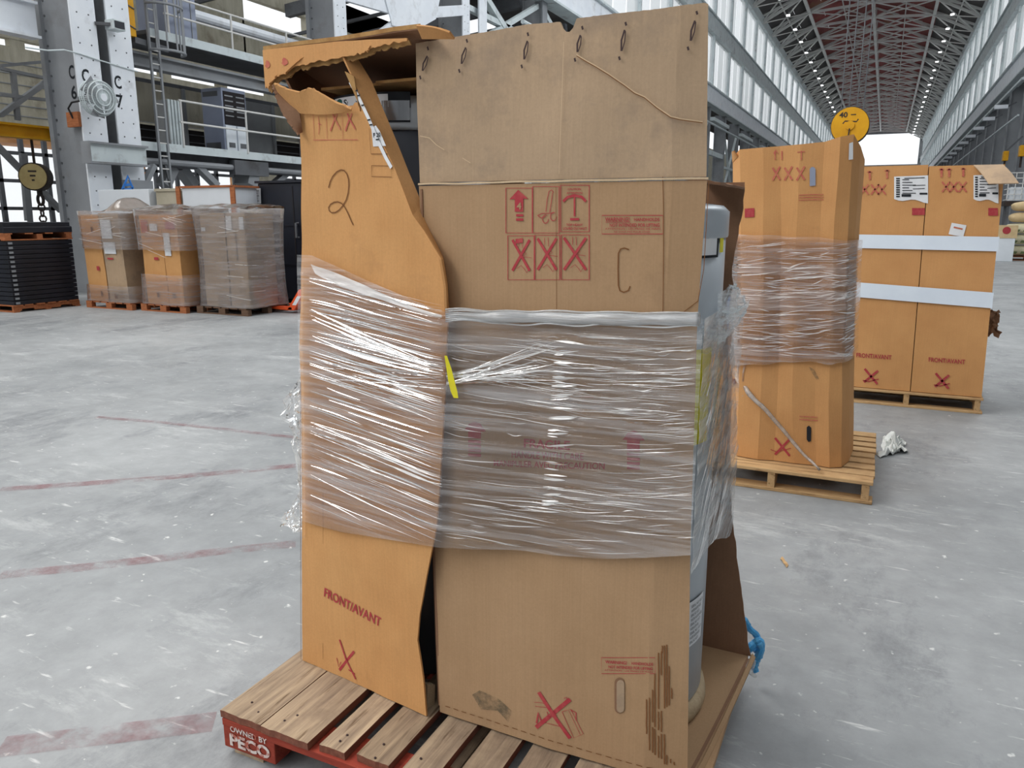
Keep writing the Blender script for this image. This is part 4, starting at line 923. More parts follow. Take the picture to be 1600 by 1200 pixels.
# ================================================================ SECOND LOAD
r2 = random.Random(21)
def stringer_pallet(x0, x1, y0, y1, h, label, nb, mats, group=None, boards_along='x', name='wooden_pallet'):
    o = thing(name, ((x0 + x1) / 2, (y0 + y1) / 2, 0), label, 'pallet', group); md, ms = mats
    tb = .02
    if boards_along == 'x':
        p = (y1 - y0) / nb
        for k in range(nb):
            a = y0 + k * p; w = p * (.86 if k in (0, nb - 1) else .72); d = r2.uniform(-.006, .006)
            MB().box(x0 + d, x1 + d, a, a + w, h - tb, h).build('deck_board', md, o, bevel=.003)
        for xs in (x0 + .02, (x0 + x1) / 2 - .02, x1 - .06):
            b = MB(); prof = [(y0 + .005, tb), (y0 + .14, tb), (y0 + .15, tb + .03), (y0 + .36, tb + .03), (y0 + .37, tb), (y1 - .37, tb), (y1 - .36, tb + .03), (y1 - .15, tb + .03), (y1 - .14, tb), (y1 - .005, tb), (y1 - .005, h - tb), (y0 + .005, h - tb)]
            b.prism([(xs, y, z) for y, z in prof], (.04, 0, 0)); b.build('stringer', ms, o, recalc=True)
        for k in (0, 2, 4): a = lerp(y0, y1 - .1, k / 4); MB().box(x0, x1, a, a + .1, 0, tb).build('bottom_board', md, o, bevel=.003)
    else:
        p = (x1 - x0) / nb
        for k in range(nb): MB().box(x0 + k * p, x0 + k * p + p * .8, y0, y1, h - tb, h).build('deck_board', md, o)
        for ys_ in (y0, (y0 + y1) / 2 - .04, y1 - .08):
            for xs in (x0, (x0 + x1) / 2 - .07, x1 - .14): MB().box(xs, xs + .14, ys_, ys_ + .08, .018, h - tb).build('block', ms, o)
            MB().box(x0, x1, ys_, ys_ + .08, 0, .018).build('bottom_board', md, o)
    return o
stringer_pallet(-1.0, .075, 4.46, 5.58, .13, 'pale wooden pallet under the leaning carton in the middle distance', 9, (MT['wood_new'], MT['wood_new_y']))
c2 = thing('heater_carton', (-.40, 4.95, .13), 'leaning dented carton half wrapped in film on a pale wooden pallet', 'carton')
def sec(z):
    """plan outline of the squeezed carton at height z: (x, y)"""
    k = (z - .13) / 1.82; dx = -.093 * k; pin = .018 * math.sin(k * math.pi)
    base = [(-.775, 5.05), (-.758, 4.80), (-.689, 4.625), (-.56, 4.605), (-.47, 4.625), (-.36, 4.615), (-.24, 4.63), (-.165, 4.625), (-.10, 4.66), (-.065, 4.80), (-.05, 5.08)]
    return [V((x + dx + pin * (1 if x < -.4 else -1) + .006 * nz(i, z * 3), y + .01 * nz(i * 2, z * 2, 4), z)) for i, (x, y) in enumerate(base)]
toph = [1.86, 1.895, 1.925, 1.93, 1.935, 1.94, 1.95, 1.972, 1.985, 1.93, 1.88]
def wallpt(s, t):
    n = 10; k = s * n; i = min(int(k), n - 1); f = k - i; zt = lerp(toph[i], toph[i+1], f); z = lerp(.135, zt, t); S = sec(z); return S[i].lerp(S[i+1], f)
b = MB(); sheet(b, wallpt, 50, 60, -.006); cw = b.build('wall_panels', MT['kraft_mid'], c2)
b = MB(); sheet(b, lambda s, t: V((lerp(-.855, -.14, s), lerp(5.06, 5.09, s), lerp(.135, 1.87, t))), 6, 6, -.006); b.build('back_panel', MT['kraft_in'], c2)
b = MB(); sheet(b, lambda s, t: (lambda q: q + V((-.02 * t * s, -.03 * t, .035 * t * (1 - s))))(wallpt(.09 + .09 * s, 1) + V((0, 0, -.03)) * (1 - t)), 8, 4, -.005); b.build('torn_corner', MT['kraft_mid'], c2)
def P2(px, py, lift=.004):
    d = _f + _r * ((px - 800) / F_PX) - _u * ((py - 600) / F_PX)
    best = None; z = None
    q = P(px, py, Y=4.62); S = sec(min(max(q.z, .135), 1.97))
    for A, B_ in zip(S, S[1:]):
        e = V((B_.x - A.x, B_.y - A.y, 0)); n_ = V((e.y, -e.x, 0)).normalized(); den = d.dot(n_)
        if abs(den) < 1e-6: continue
        k = (A - EYE).dot(n_) / den; p = EYE + d * k; f = (p - A).dot(e) / e.dot(e)
        if -.02 <= f <= 1.02 and (best is None or k < best[0]): best = (k, p, n_)
    if best is None: return q
    _, p, n_ = best
    return p + n_ * lift * (1 if n_.dot(EYE - p) > 0 else -1)
b = MB()
for x in (1207, 1226, 1245):
    b.stroke([P2(x, 262), P2(x + 12, 281)], .010); b.stroke([P2(x + 12, 260), P2(x, 282)], .010)
b.build('crossed_icons', MT['red_ink_pale'], cw); b = MB()
for x in (1211, 1222, 1252): b.stroke([P2(x, 236), P2(x, 250)], .006)
b.stroke([P2(1209, 240), P2(1212, 234), P2(1215, 240)], .006); b.stroke([P2(1246, 238), P2(1258, 237)], .005)
b.build('upright_icons', MT['red_ink_pale'], cw); b = MB()
for y in (304, 308, 312): b.stroke([P2(1248, y + 1), P2(1268, y), P2(1287, y)], .004)
b.build('printed_lines', MT['red_ink_pale'], cw); b = MB()
b.stroke([P2(1211, 684), P2(1234, 712)], .013); b.stroke([P2(1234, 686), P2(1211, 710)], .013); b.stroke([P2(1204, 702), P2(1214, 706), P2(1236, 700)], .004)
b.build('clamp_icon', MT['red_ink'], cw); b = MB()
for y in (650, 655): b.stroke([P2(1249, y), P2(1278, y + 2)], .005)
b.build('printed_lines', MT['red_ink_pale'], cw)
b = MB(); b.quad(P2(1164, 326), P2(1164, 340), P2(1179, 339), P2(1179, 325)); b.quad(P2(1143, 591), P2(1144, 598), P2(1150, 600), P2(1150, 592)); b.build('red_square', MT['red_ink'], cw)
b = MB(); b.quad(*[P2(x, y, .006) for x, y in ((1265, 264), (1265, 291), (1274, 290), (1274, 264), (1271, 261), (1268, 261))]); b.build('hand_slot', MT['cabinet_blue'], cw)
b = MB(); b.quad(*[P2(x, y, .006) for x, y in ((1260.5, 667), (1260.5, 686), (1263, 690), (1267, 689), (1267.5, 668), (1264, 664.5))]); b.build('hand_slot', MT['navy'], cw)
b = MB(); b.quad(*[P2(x, y, .006) for x, y in ((1264, 573), (1272, 577), (1280, 592), (1276, 593), (1268, 582))]); b.build('smudge', MT['smudge'], cw)
b = MB(); b.quad(*[P2(x, y, .006) for x, y in ((1326, 224), (1325, 250), (1331, 249), (1332, 222))]); b.build('paper_label', MT['paper'], cw)
# film on the second load
w2 = thing('stretch_wrap', (-.42, 4.9, .65), 'clear stretch film around the middle of the leaning carton', 'plastic wrap')
def off2(s, z):
    n = 10; k = s * n; i = min(int(k), n - 1); f = k - i; S = sec(z); p = S[i].lerp(S[i+1], f); c = V((-.42, 5.0, z)); d = (p - c); d.z = 0
    return p + d.normalized() * (.020 + .006 * nz(s * 9, z * 8))
def f2(s, t):
    zt = lerp(1.47, 1.42, s) + .01 * nz(s * 6); zb = curve([(0, .62), (.2, .70), (.5, .74), (1, .76)], s) + .02 * nz(s * 8, 3); return off2(s, lerp(zb, zt, t))
b = MB(); grid(b, f2, 80, 80); b.build('film', MT['film_mid'], w2, smooth=True)
b = MB(); rp = random.Random(8)
for i in range(300):
    s0 = rp.uniform(.02, .85); z0 = rp.uniform(.78, 1.40); s1 = min(.98, s0 + rp.uniform(.05, .2)); z1 = z0 + rp.uniform(-.015, .035); n = 5; L_ = []; R_ = []; w = rp.choice([.001, .0016, .0024])
    for k in range(n + 1):
        f = k / n; p = off2(lerp(s0, s1, f), lerp(z0, z1, f)); c = V((-.42, 5.0, p.z)); p = p + (p - c).normalized() * .006; ww = w * math.sin(math.pi * (k + .3) / (n + .6)); L_.append(p + V((0, 0, ww))); R_.append(p - V((0, 0, ww)))
    b.add(L_ + R_, [(k, k + 1, n + 2 + k, n + 1 + k) for k in range(n)])
tag(b.build('pleats', MT['film_pleat'], w2), kind='stuff')
pts = [P(x, y, Y=yy_) for x, y, yy_ in ((1152, 585, 4.72), (1168, 612, 4.60), (1190, 634, 4.575), (1215, 662, 4.565), (1240, 692, 4.56), (1262, 716, 4.53), (1287, 741, 4.47))]
fine = []
for i in range(len(pts) - 1):
    for k in range(4): fine.append(pts[i].lerp(pts[i+1], k / 4) + V((nz(i + k * .25), 0, nz(2, i + k * .25))) * .008)
b = MB().tube(fine, [.016 - .009 * k / len(fine) + .004 * nz(k * .7) for k in range(len(fine))], 8); b.build('twisted_tail', MT['film_tail'], w2, smooth=True)
b = MB(); grid(b, lambda s, t: P(lerp(lerp(1136, 1150, t), lerp(1160, 1172, t), s), lerp(560, 505, t) + 60 * (1 - t) * s, Y=4.62 + .06 * (1 - s)) + V((nz(s * 5, t * 5), nz(s * 6, t * 4, 2), 0)) * .012, 14, 14); b.build('loose_film', MT['film_wad'], w2)
# white plastic scrap on the floor
def scrap(name, px, label, cat, mt, amp, h, n=16, base=0.0):
    c = P(*px[0], Z=base); pts = [P(x, y, Z=base) for x, y in px]; b = MB(); A, B_, C_, D = pts[1:5]
    grid(b, lambda s, t: A.lerp(B_, s).lerp(D.lerp(C_, s), t) + V((nz(s * 4, t * 4, 2) * amp, nz(s * 5, t * 4, 7) * amp, .003 + abs(nz(s * 6, t * 6, 4)) * h * 2.4 * math.sin(math.pi * min(max(s, .02), .98)))), n, n)
    o = b.build(name, mt, base=c); tag(o, label, cat); o.modifiers.new('t', 'SOLIDIFY').thickness = .001; return o
scrap('plastic_scrap', [(1394, 705), (1375, 716), (1416, 707), (1412, 688), (1379, 684)], 'crumpled white plastic scrap on the floor right of the pale pallet', 'scrap', MT['plastic_white'], .05, .055)
scrap('wood_chip', [(1225, 879), (1219, 874), (1229, 888), (1232, 884), (1222, 870)], 'small wood chip lying on the concrete floor', 'scrap', MT['wood_new'], .002, .006, 4)

# ================================================================ THIRD LOAD
stringer_pallet(-.26, .845, 7.04, 8.1, .13, 'wooden pallet under the two strapped cartons', 7, (MT['wood_new'], MT['wood_new_y']))
def sh(x, z): return x - .026 * (z - .13)
def P3(px, py, lift=.006): p = P(px, py, Y=7.06); p.y = 7.06 - lift; return p
def strapped(x0, x1, label, zt):
    o = thing('heater_carton', ((x0 + x1) / 2, 7.36, .13), label, 'carton', None)
    b = MB(); sheet(b, lambda s, t: (lambda z: V((sh(lerp(x0, x1, s), z), 7.06 + .003 * nz(s * 4, t * 5, x0), z)))(lerp(.135, zt, t)), 12, 24, -.006); f = b.build('front_panel', MT['kraft_mid'], o)
    b = MB(); sheet(b, lambda s, t: (lambda z: V((sh(x1, z), lerp(7.066, 7.62, s), z)))(lerp(.135, zt, t)), 8, 12, -.006); b.build('side_panel', MT['kraft_mid'], o)
    b = MB(); sheet(b, lambda s, t: (lambda z: V((sh(x0, z), lerp(7.62, 7.066, s), z)))(lerp(.135, zt, t)), 8, 12, -.006); b.build('side_panel', MT['kraft_mid'], o)
    b = MB(); sheet(b, lambda s, t: (lambda z: V((sh(lerp(x1, x0, s), z), 7.62, z)))(lerp(.135, zt, t)), 8, 12, -.006); b.build('back_panel', MT['kraft_mid'], o)
    b = MB(); sheet(b, lambda s, t: V((sh(lerp(x0, x1, s), zt), lerp(7.06, 7.62, t), zt)), 4, 4, -.006); b.build('top_panel', MT['kraft_mid'], o)
    return o, f
oA, fA = strapped(-.212, .313, 'left carton of the strapped pair, fully closed', 1.955)
oB, fB = strapped(.319, .828, 'right carton of the strapped pair, with one top flap open', 1.945)
def tags(fr, lx0, ly0, lx1, ly1, red, front, xc, icons):
    b = MB(); n = 8; top = [P3(lerp(lx0, lx1, k / n), ly0 - 2 * k / n) for k in range(n + 1)]; bot = [P3(lerp(lx0, lx1, k / n), ly1 + 5 * k / n + 2 * math.sin(k)) for k in range(n + 1)]
    b.add(top + bot, [(k, k + 1, n + 2 + k, n + 1 + k) for k in range(n)]); lab = b.build('shipping_label', MT['paper'], fr)
    b = MB(); w = lx1 - lx0; h = ly1 - ly0; L3 = lambda x, y: P3(lx0 + x * w, ly0 + y * h, .009)
    for k in range(9): b.quad(L3(.06, .06 + k * .1), L3(.06, .12 + k * .1), L3(.17, .12 + k * .1), L3(.17, .06 + k * .1))
    for k in range(6): b.stroke([L3(.24, .14 + k * .12), L3(.24 + .1 * (k % 3 + 2), .14 + k * .12)], .006)
    b.quad(L3(.22, .78), L3(.22, .9), L3(.5, .9), L3(.5, .78)); b.quad(L3(.75, .72), L3(.75, .8), L3(.98, .8), L3(.98, .72)); b.stroke([L3(.3, .08), L3(.9, .05)], .006); b.stroke([L3(.55, .4), L3(.92, .38)], .005); b.stroke([L3(.55, .55), L3(.9, .53)], .005)
    b.build('barcode_print', MT['black_ink'], lab)
    b = MB(); b.quad(*[P3(x, y) for x, y in ((red[0], red[1]), (red[0], red[3]), (red[2], red[3]), (red[2], red[1]))]); b.build('red_square', MT['red_ink'], fr)
    b = MB(); text_quad(b, 'FRONT/AVANT', P3(front[0], front[3]), P3(front[2], front[3] + 4), P3(front[0], front[1]), .02)
    b.build('front_print', MT['red_ink'], fr); b = MB()
    x, y = xc; b.stroke([P3(x - 10, y - 12), P3(x + 10, y + 12)], .018); b.stroke([P3(x + 11, y - 9), P3(x - 11, y + 9)], .018); b.stroke([P3(x - 13, y + 6), P3(x - 4, y + 8), P3(x + 12, y + 4)], .008)
    b.build('clamp_icon', MT['red_ink'], fr)
    b = MB()
    for k, (ix, iy) in enumerate(icons):
        if k < 3: b.stroke([P3(ix - 6, iy - 8), P3(ix + 6, iy + 8)], .012); b.stroke([P3(ix + 6, iy - 8), P3(ix - 6, iy + 8)], .012)
        else: b.stroke([P3(ix, iy - 7), P3(ix, iy + 7)], .016); b.stroke([P3(ix - 4, iy - 5), P3(ix + 4, iy - 5)], .008)
    b.build('faded_icons', MT['red_ink_pale'], fr)
tags(fA, 1397, 276, 1450, 311, (1425, 325, 1445, 336), (1338, 551, 1393, 558), (1361, 588), ((1367, 296), (1378, 296), (1351, 296), (1346, 274), (1359, 274), (1386, 272)))
tags(fB, 1521, 274, 1560, 311, (1544, 325, 1559, 337), (1451, 558, 1508, 565), (1472, 595), ((1490, 292), (1504, 292), (1478, 292), (1471, 270), (1483, 270), (1505, 269)))
b = MB(); b.quad(*[P3(x, y) for x, y in ((1487, 348), (1482, 366), (1505, 370), (1510, 352))]); b.build('paper_tag', MT['paper'], fB)
b = MB(); b.stroke([P3(x, y, .008) for x, y in ((1490, 355), (1504, 358))], .012); b.build('tag_print', MT['red_ink_pale'], fB)
b = MB(); A, B_, C_, D = P(1521, 258, Y=7.05), P(1567, 257, Y=7.05), P(1592, 286, Y=6.80), P(1545, 287, Y=6.80)
sheet(b, lambda s, t: D.lerp(C_, s).lerp(A.lerp(B_, s), t) + V((0, 0, .01 * math.sin(t * 3))), 6, 6, -.006); b.build('open_flap', MT['kraft_flap'], oB)
def strap(zl, zr, h, label):
    o = thing('white_strap', (.3, 7.3, zl), label, 'strap', 'white straps around the carton pair'); b = MB()
    loop = [(-.225, 7.045), (.31, 7.043), (.838, 7.045), (.842, 7.63), (-.228, 7.63)]
    pts = [V((sh(x, zl), y, lerp(zl, zr, (x + .225) / 1.06))) for x, y in loop]; N = len(pts)
    b.add(pts + [p + V((-.026 * h, 0, h)) for p in pts], [(i, (i + 1) % N, N + (i + 1) % N, N + i) for i in range(N)])
    q = b.build('band', MT['strap_white'], o); q.modifiers.new('t', 'SOLIDIFY').thickness = .003
strap(1.305, 1.295, .11, 'upper white strap around the two upright cartons'); strap(.905, .855, .122, 'lower slanting white strap around the two upright cartons')
b = MB(); A = P(1541, 478, Y=7.5)
sheet(b, lambda s, t: P(lerp(1536, 1560, s), lerp(522, 484, t), Y=7.72) + V((nz(s * 6, t * 6), nz(s * 5, t * 5, 3), nz(s * 4, t * 4, 6))) * .05, 10, 10, .006)
o = b.build('cardboard_piece', MT['kraft_in'], oB)
# blue bin behind the foreground load
t = thing('blue_bin', (-1.75, 9.0, 0), 'blue steel bin with pale rim half hidden behind the foreground carton', 'bin')
zt = P(1150, 376, Y=8.6).z; xe = P(1161, 400, Y=8.6).x
MB().box(xe - .8, xe, 8.6, 9.4, .1, zt - .05).build('body', MT['blue_paint'], t, bevel=.01); MB().box(xe - .82, xe + .02, 8.58, 9.42, zt - .05, zt).build('rim', MT['steel_pale'], t, bevel=.005)
for x in (xe - .75, xe - .1):
    for y in (8.65, 9.3): MB().box(x, x + .06, y, y + .06, 0, .1).build('foot', MT['steel_dark'], t)
MB().box(xe - .5, xe - .2, 8.585, 8.6, .7, .95).build('plate', MT['steel_pale'], t)

# ================================================================ LOADS BY THE LEFT COLUMNS
def far_pallet(x0, x1, y0, label, m, dy=1.0):
    return stringer_pallet(x0, x1, y0, y0 + dy, .12, label, 6, (MT[m], MT[m]), None, 'y')
far_pallet(-12.62, -11.46, 9.02, 'orange wooden pallet under the leftmost wrapped cartons', 'wood_orange')
far_pallet(-11.34, -10.28, 9.1, 'orange wooden pallet under the middle wrapped cartons', 'wood_orange')
far_pallet(-10.2, -9.08, 9.25, 'dark wooden pallet under the right wrapped carton stack', 'wood_dark')
def tall_box(x0, x1, y0, y1, z0, z1, label, m, lean=0.0, lab=None, group=None):
    o = thing('tall_carton', ((x0 + x1) / 2, (y0 + y1) / 2, z0), label, 'carton', group)
    f = lambda x, z: x + lean * (z - z0)
    P_ = lambda s, t, n_=0: None
    b = MB(); sheet(b, lambda s, t: (lambda z: V((f(lerp(x0, x1, s), z), y0 + .012 * nz(s * 3, t * 4, x0), z)))(lerp(z0, z1, t)), 8, 14, -.006); fr = b.build('front_panel', m, o)
    b = MB(); sheet(b, lambda s, t: (lambda z: V((f(x1, z), lerp(y0 + .006, y1, s), z)))(lerp(z0, z1, t)), 5, 8, -.006); b.build('side_panel', m, o)
    b = MB(); sheet(b, lambda s, t: (lambda z: V((f(x0, z), lerp(y1, y0 + .006, s), z)))(lerp(z0, z1, t)), 5, 8, -.006); b.build('side_panel', m, o)
    b = MB(); sheet(b, lambda s, t: V((f(lerp(x0, x1, s), z1), lerp(y0, y1, t), z1)), 3, 3, -.006); b.build('top_panel', m, o)
    b = MB(); sheet(b, lambda s, t: (lambda z: V((f(lerp(x1, x0, s), z), y1, z)))(lerp(z0, z1, t)), 3, 5, -.006); b.build('back_panel', m, o)
    for (u0, u1, v0, v1, mm) in lab or []:
        b = MB(); g = lambda u, v: V((f(lerp(x0, x1, u), lerp(z0, z1, v)), y0 - .018, lerp(z0, z1, v))); b.quad(g(u0, v0), g(u1, v0), g(u1, v1), g(u0, v1)); b.build('printed_patch', MT[mm], fr)
    return o
tall_box(-12.56, -12.10, 9.08, 9.55, .12, 1.60, 'orange-brown carton at the left of the leftmost wrapped load', MT['kraft_orange'], -.03, [(.6, .75, .36, .41, 'red_ink'), (.55, .65, .8, .86, 'brown_ink'), (.65, .75, .06, .12, 'brown_ink')])
tall_box(-12.06, -11.58, 9.08, 9.55, .12, 1.62, 'pale grey-brown carton at the right of the leftmost wrapped load', MT['kraft_flap'], -.05, [(.08, .62, .72, .93, 'paper'), (.1, .7, .55, .68, 'paper'), (.3, .45, .04, .1, 'brown_ink'), (.2, .5, .485, .505, 'red_ink')])
tall_box(-12.5, -11.55, 9.57, 10.0, .12, 1.58, 'brown carton behind the leftmost wrapped cartons', MT['kraft_in'])
tall_box(-11.22, -10.72, 9.16, 9.6, .12, 1.60, 'orange-brown carton at the left of the middle wrapped load', MT['kraft_orange'], -.02, [(.1, .4, .80, .94, 'red_ink_pale'), (.5, .85, .82, .90, 'paper'), (.55, .75, .5, .53, 'red_ink'), (.5, .6, .08, .14, 'brown_ink')])
tall_box(-10.71, -10.36, 9.16, 9.62, .12, 1.60, 'orange-brown carton at the right of the middle wrapped load', MT['kraft_orange'], -.02, [(.1, .5, .55, .80, 'paper'), (.3, .9, .84, .92, 'red_ink'), (.3, .5, .08, .14, 'brown_ink')])
tall_box(-11.2, -10.4, 9.64, 10.0, .12, 1.56, 'brown carton behind the middle wrapped cartons', MT['kraft_in'])
tall_box(-10.05, -9.53, 9.34, 9.8, .12, 1.62, 'greyish carton at the left of the right wrapped stack', MT['kraft_flap'], 0, [(.05, .22, .81, .85, 'paper')])
tall_box(-9.52, -9.12, 9.36, 10.0, .12, 1.62, 'greyish carton at the right of the right wrapped stack', MT['kraft_flap'], 0, [(.05, .35, .82, .97, 'paper'), (.05, .5, .5, .8, 'kraft_flap'), (.75, .98, .83, .96, 'paper')])
tall_box(-10.0, -9.6, 9.82, 10.15, .12, 1.60, 'brown carton behind the right wrapped stack', MT['kraft_in'])
def far_film(x0, x1, y0, y1, label, bands, flare, m='film_far', top=1.68):
    o = thing('stretch_wrap', ((x0 + x1) / 2, (y0 + y1) / 2, .12), label, 'plastic wrap', None)
    cx, cy = (x0 + x1) / 2, (y0 + y1) / 2
    def ring(s, z):
        k = s * 4; i = int(k) % 4; f = k - int(k); cs = [(x0, y0), (x1, y0), (x1, y1), (x0, y1)]; a = cs[i]; c = cs[(i + 1) % 4]
        u = (z - .12) / 1.55; g = 1 + flare * (2 * (u - .45)) ** 2 + .012 * nz(s * 14, z * 3, x0)
        x = lerp(a[0], c[0], f); y = lerp(a[1], c[1], f); r_ = .94 if min(f, 1 - f) < .03 else 1
        return V((cx + (x - cx) * g * r_, cy + (y - cy) * g * r_, z))
    for z0, z1 in bands:
        b = MB(); grid(b, lambda s, t: ring(min(s, .9999), lerp(z0, z1, t)) + V((0, 0, .012 * nz(s * 9, t))), 64, 24); b.build('film', MT[m], o, smooth=True)
    b = MB()
    rq = random.Random(int(abs(x0) * 100))
    for i in range(9):
        s0 = rq.uniform(0, .42); s1 = s0 + rq.uniform(.04, .14); za = rq.uniform(bands[-1][0], top - .1); zb = za + rq.uniform(-.15, .1)
        L_ = [ring(lerp(s0, s1, k / 5), lerp(za, zb, k / 5)) + V((.0, -.012, 0)) for k in range(6)]; b.add(L_ + [p + V((0, 0, .006)) for p in L_], [(k, k + 1, 7 + k, 6 + k) for k in range(5)])
    tag(b.build('pleats', MT['film_pleat'], o), kind='stuff')
    return o
o1 = far_film(-12.64, -11.46, 9.03, 10.06, 'dusty stretch film around the leftmost carton load', [(.12, .40), (1.02, 1.66)], .03)
o2 = far_film(-11.33, -10.27, 9.11, 10.06, 'dusty stretch film around the middle carton load', [(.12, .62), (1.02, 1.68)], .045)
o3 = far_film(-10.16, -9.06, 9.28, 10.2, 'dusty stretch film covering the whole right carton stack', [(.12, 1.70)], .06)
def cover(o, x0, x1, y0, y1, z, peak):
    b = MB(); grid(b, lambda s, t: V((lerp(x0, x1, s), lerp(y0, y1, t), z + .03 * nz(s * 5, t * 5, x0) + peak(s, t))), 26, 12); b.build('top_sheet', MT['film_cover'], o, smooth=True)
MT['film_cover'] = film('film_cover', .55, .8, (2, 2, 2), (0, 0, 0), col=(.50, .46, .42), bump=.5)
cover(o1, -12.6, -11.46, 9.05, 10.05, 1.64, lambda s, t: .24 * math.exp(-((s - .62) / .12) ** 2) * math.sin(math.pi * t) + .02)
cover(o2, -11.5, -10.25, 9.1, 10.05, 1.68, lambda s, t: .10 * math.sin(math.pi * t) * math.sin(math.pi * s))
cover(o3, -10.22, -9.0, 9.24, 10.2, 1.70, lambda s, t: .07 * math.sin(math.pi * t))
# stack of black panels
far = stringer_pallet(-14.2, -12.95, 7.95, 9.15, .12, 'orange wooden pallet under the stack of black trays', 6, (MT['wood_orange'], MT['wood_orange']), None, 'x')
ORD = 'first second third fourth fifth sixth seventh eighth ninth tenth eleventh twelfth thirteenth fourteenth'.split()
ref = None
for k in range(14):
    z = .12 + k * .0757
    if ref is None:
        ref = thing('black_tray', (-13.57, 8.55, z), '%s black tray up from' % ORD[k] + ' the bottom of the tall stack left of column C 6', 'tray', 'stacked black trays')
        MB().box(-14.18, -12.96, 7.97, 9.13, z, z + .066).build('panel_body', MT['navy'], ref, bevel=.006); MB().box(-14.14, -13.0, 8.01, 9.09, z + .066, z + .0755).build('rim', MT['void'], ref)
        for yv in (8.0,): MB().box(-12.955, -12.95, yv, yv + .07, z + .015, z + .05).build('corner_clip', MT['steel'], ref)
    else: copy_tree(ref, (-13.57, 8.55, z))['label'] = '%s black tray up from' % ORD[k] + ' the bottom of the tall stack left of column C 6'
p2 = thing('wooden_pallet', (-13.57, 8.55, 1.18), 'orange wooden pallet lying on top of the black tray stack', 'pallet')
for yv in (7.95, 8.3, 8.65, 9.0): MB().box(-14.2, -12.95, yv, yv + .14, 1.28, 1.30).build('deck_board', MT['wood_orange'], p2)
for yv in (7.96, 8.5, 9.03): MB().box(-14.2, -12.95, yv, yv + .1, 1.20, 1.28).build('stringer', MT['wood_orange'], p2)
for xv in (-14.2, -13.6, -13.05): MB().box(xv, xv + .1, 7.95, 9.14, 1.18, 1.20).build('bottom_board', MT['wood_orange'], p2)
o = thing('black_tray', (-13.57, 8.55, 1.30), 'thick black tray lying on the topmost orange pallet', 'tray'); MB().box(-14.2, -12.95, 7.95, 9.15, 1.301, 1.40).build('panel_body', MT['navy'], o, bevel=.008); MB().box(-14.18, -12.97, 7.97, 9.13, 1.40, 1.475).build('lid', MT['navy'], o, bevel=.008); MB().box(-14.19, -12.955, 7.955, 9.14, 1.395, 1.405).build('seam', MT['void'], o)
# dark container
t = thing('black_container', (-9.6, 11.5, 0), 'large black steel container behind the right wrapped stack', 'container'); MB().box(-10.42, -8.6, 11.08, 12.2, .08, 2.16).build('body', MT['navy'], t, bevel=.02); MB().box(-10.46, -8.56, 11.05, 12.24, 2.16, 2.2).build('lid', MT['navy'], t)
MB().box(-9.62, -9.60, 11.07, 11.081, .2, 2.1).build('door_seam', MT['void'], t); MB().tube([(-9.52, 11.08, 1.2), (-9.52, 11.01, 1.2), (-9.52, 11.01, 1.45), (-9.52, 11.08, 1.45)], .02, 6).build('handle', MT['steel_dark'], t)
for z in (.7, 1.4): MB().box(-10.4, -8.6, 11.065, 11.08, z, z + .03).build('rib', MT['navy'], t)
for x in (-10.3, -8.8): MB().box(x, x + .15, 11.1, 12.1, 0, .08).build('skid', MT['steel_dark'], t)
b = MB(); b.quad(*[P(x, y, Y=11.06) for x, y in ((393, 295), (393, 318), (408, 318), (407, 294))]); pp = b.build('paper_notice', MT['paper'], t); b = MB()
for k in range(5): b.stroke([P(395, 298 + k * 4, Y=11.055), P(405 - k % 2 * 3, 298 + k * 4, Y=11.055)], .012)
b.build('lettering', MT['steel'], pp)
# pale crates behind
def board_crate(px0, px1, pyt, label, Y, posts):
    a = P(px0, pyt, Y=Y); c = P(px1, pyt, Y=Y); o = thing('white_crate', ((a.x + c.x) / 2, Y + .3, 0), label, 'crate'); MB().box(a.x, c.x, Y, Y + .6, .1, a.z).build('panel', MT['white_panel'], o, bevel=.005)
    MB().box(a.x - .02, c.x + .02, Y - .02, Y + .62, 0, .1).build('skid', MT['wood_orange'], o)
    for x in posts: q = P(x, pyt, Y=Y); MB().box(q.x - .05, q.x + .05, Y - .03, Y - .001, 0, q.z + .03).build('post', MT['wood_orange'], o)
    if posts: MB().box(a.x - .05, c.x + .05, Y - .03, Y + .62, a.z, a.z + .035).build('top_rail', MT['wood_orange'], o)
board_crate(153, 232, 297, 'white-sided crate directly below the blue triangle sign', 10.3, ())
board_crate(284, 362, 294, 'white-sided crate framed with orange timber posts', 10.4, (279, 364))
a = P(243, 295, Y=10.4); c = P(274, 295, Y=10.4); t = thing('grey_crate', ((a.x + c.x) / 2, 10.7, 0), 'dull grey-green crate between the two white-sided crates', 'crate'); MB().box(a.x, c.x, 10.4, 11, .08, a.z - .05).build('body', MT['siding'], t); MB().box(a.x - .02, c.x + .02, 10.38, 11.02, a.z - .05, a.z).build('lid', MT['siding'], t); MB().box(a.x, c.x, 10.4, 11, 0, .08).build('skid', MT['wood_dark'], t)
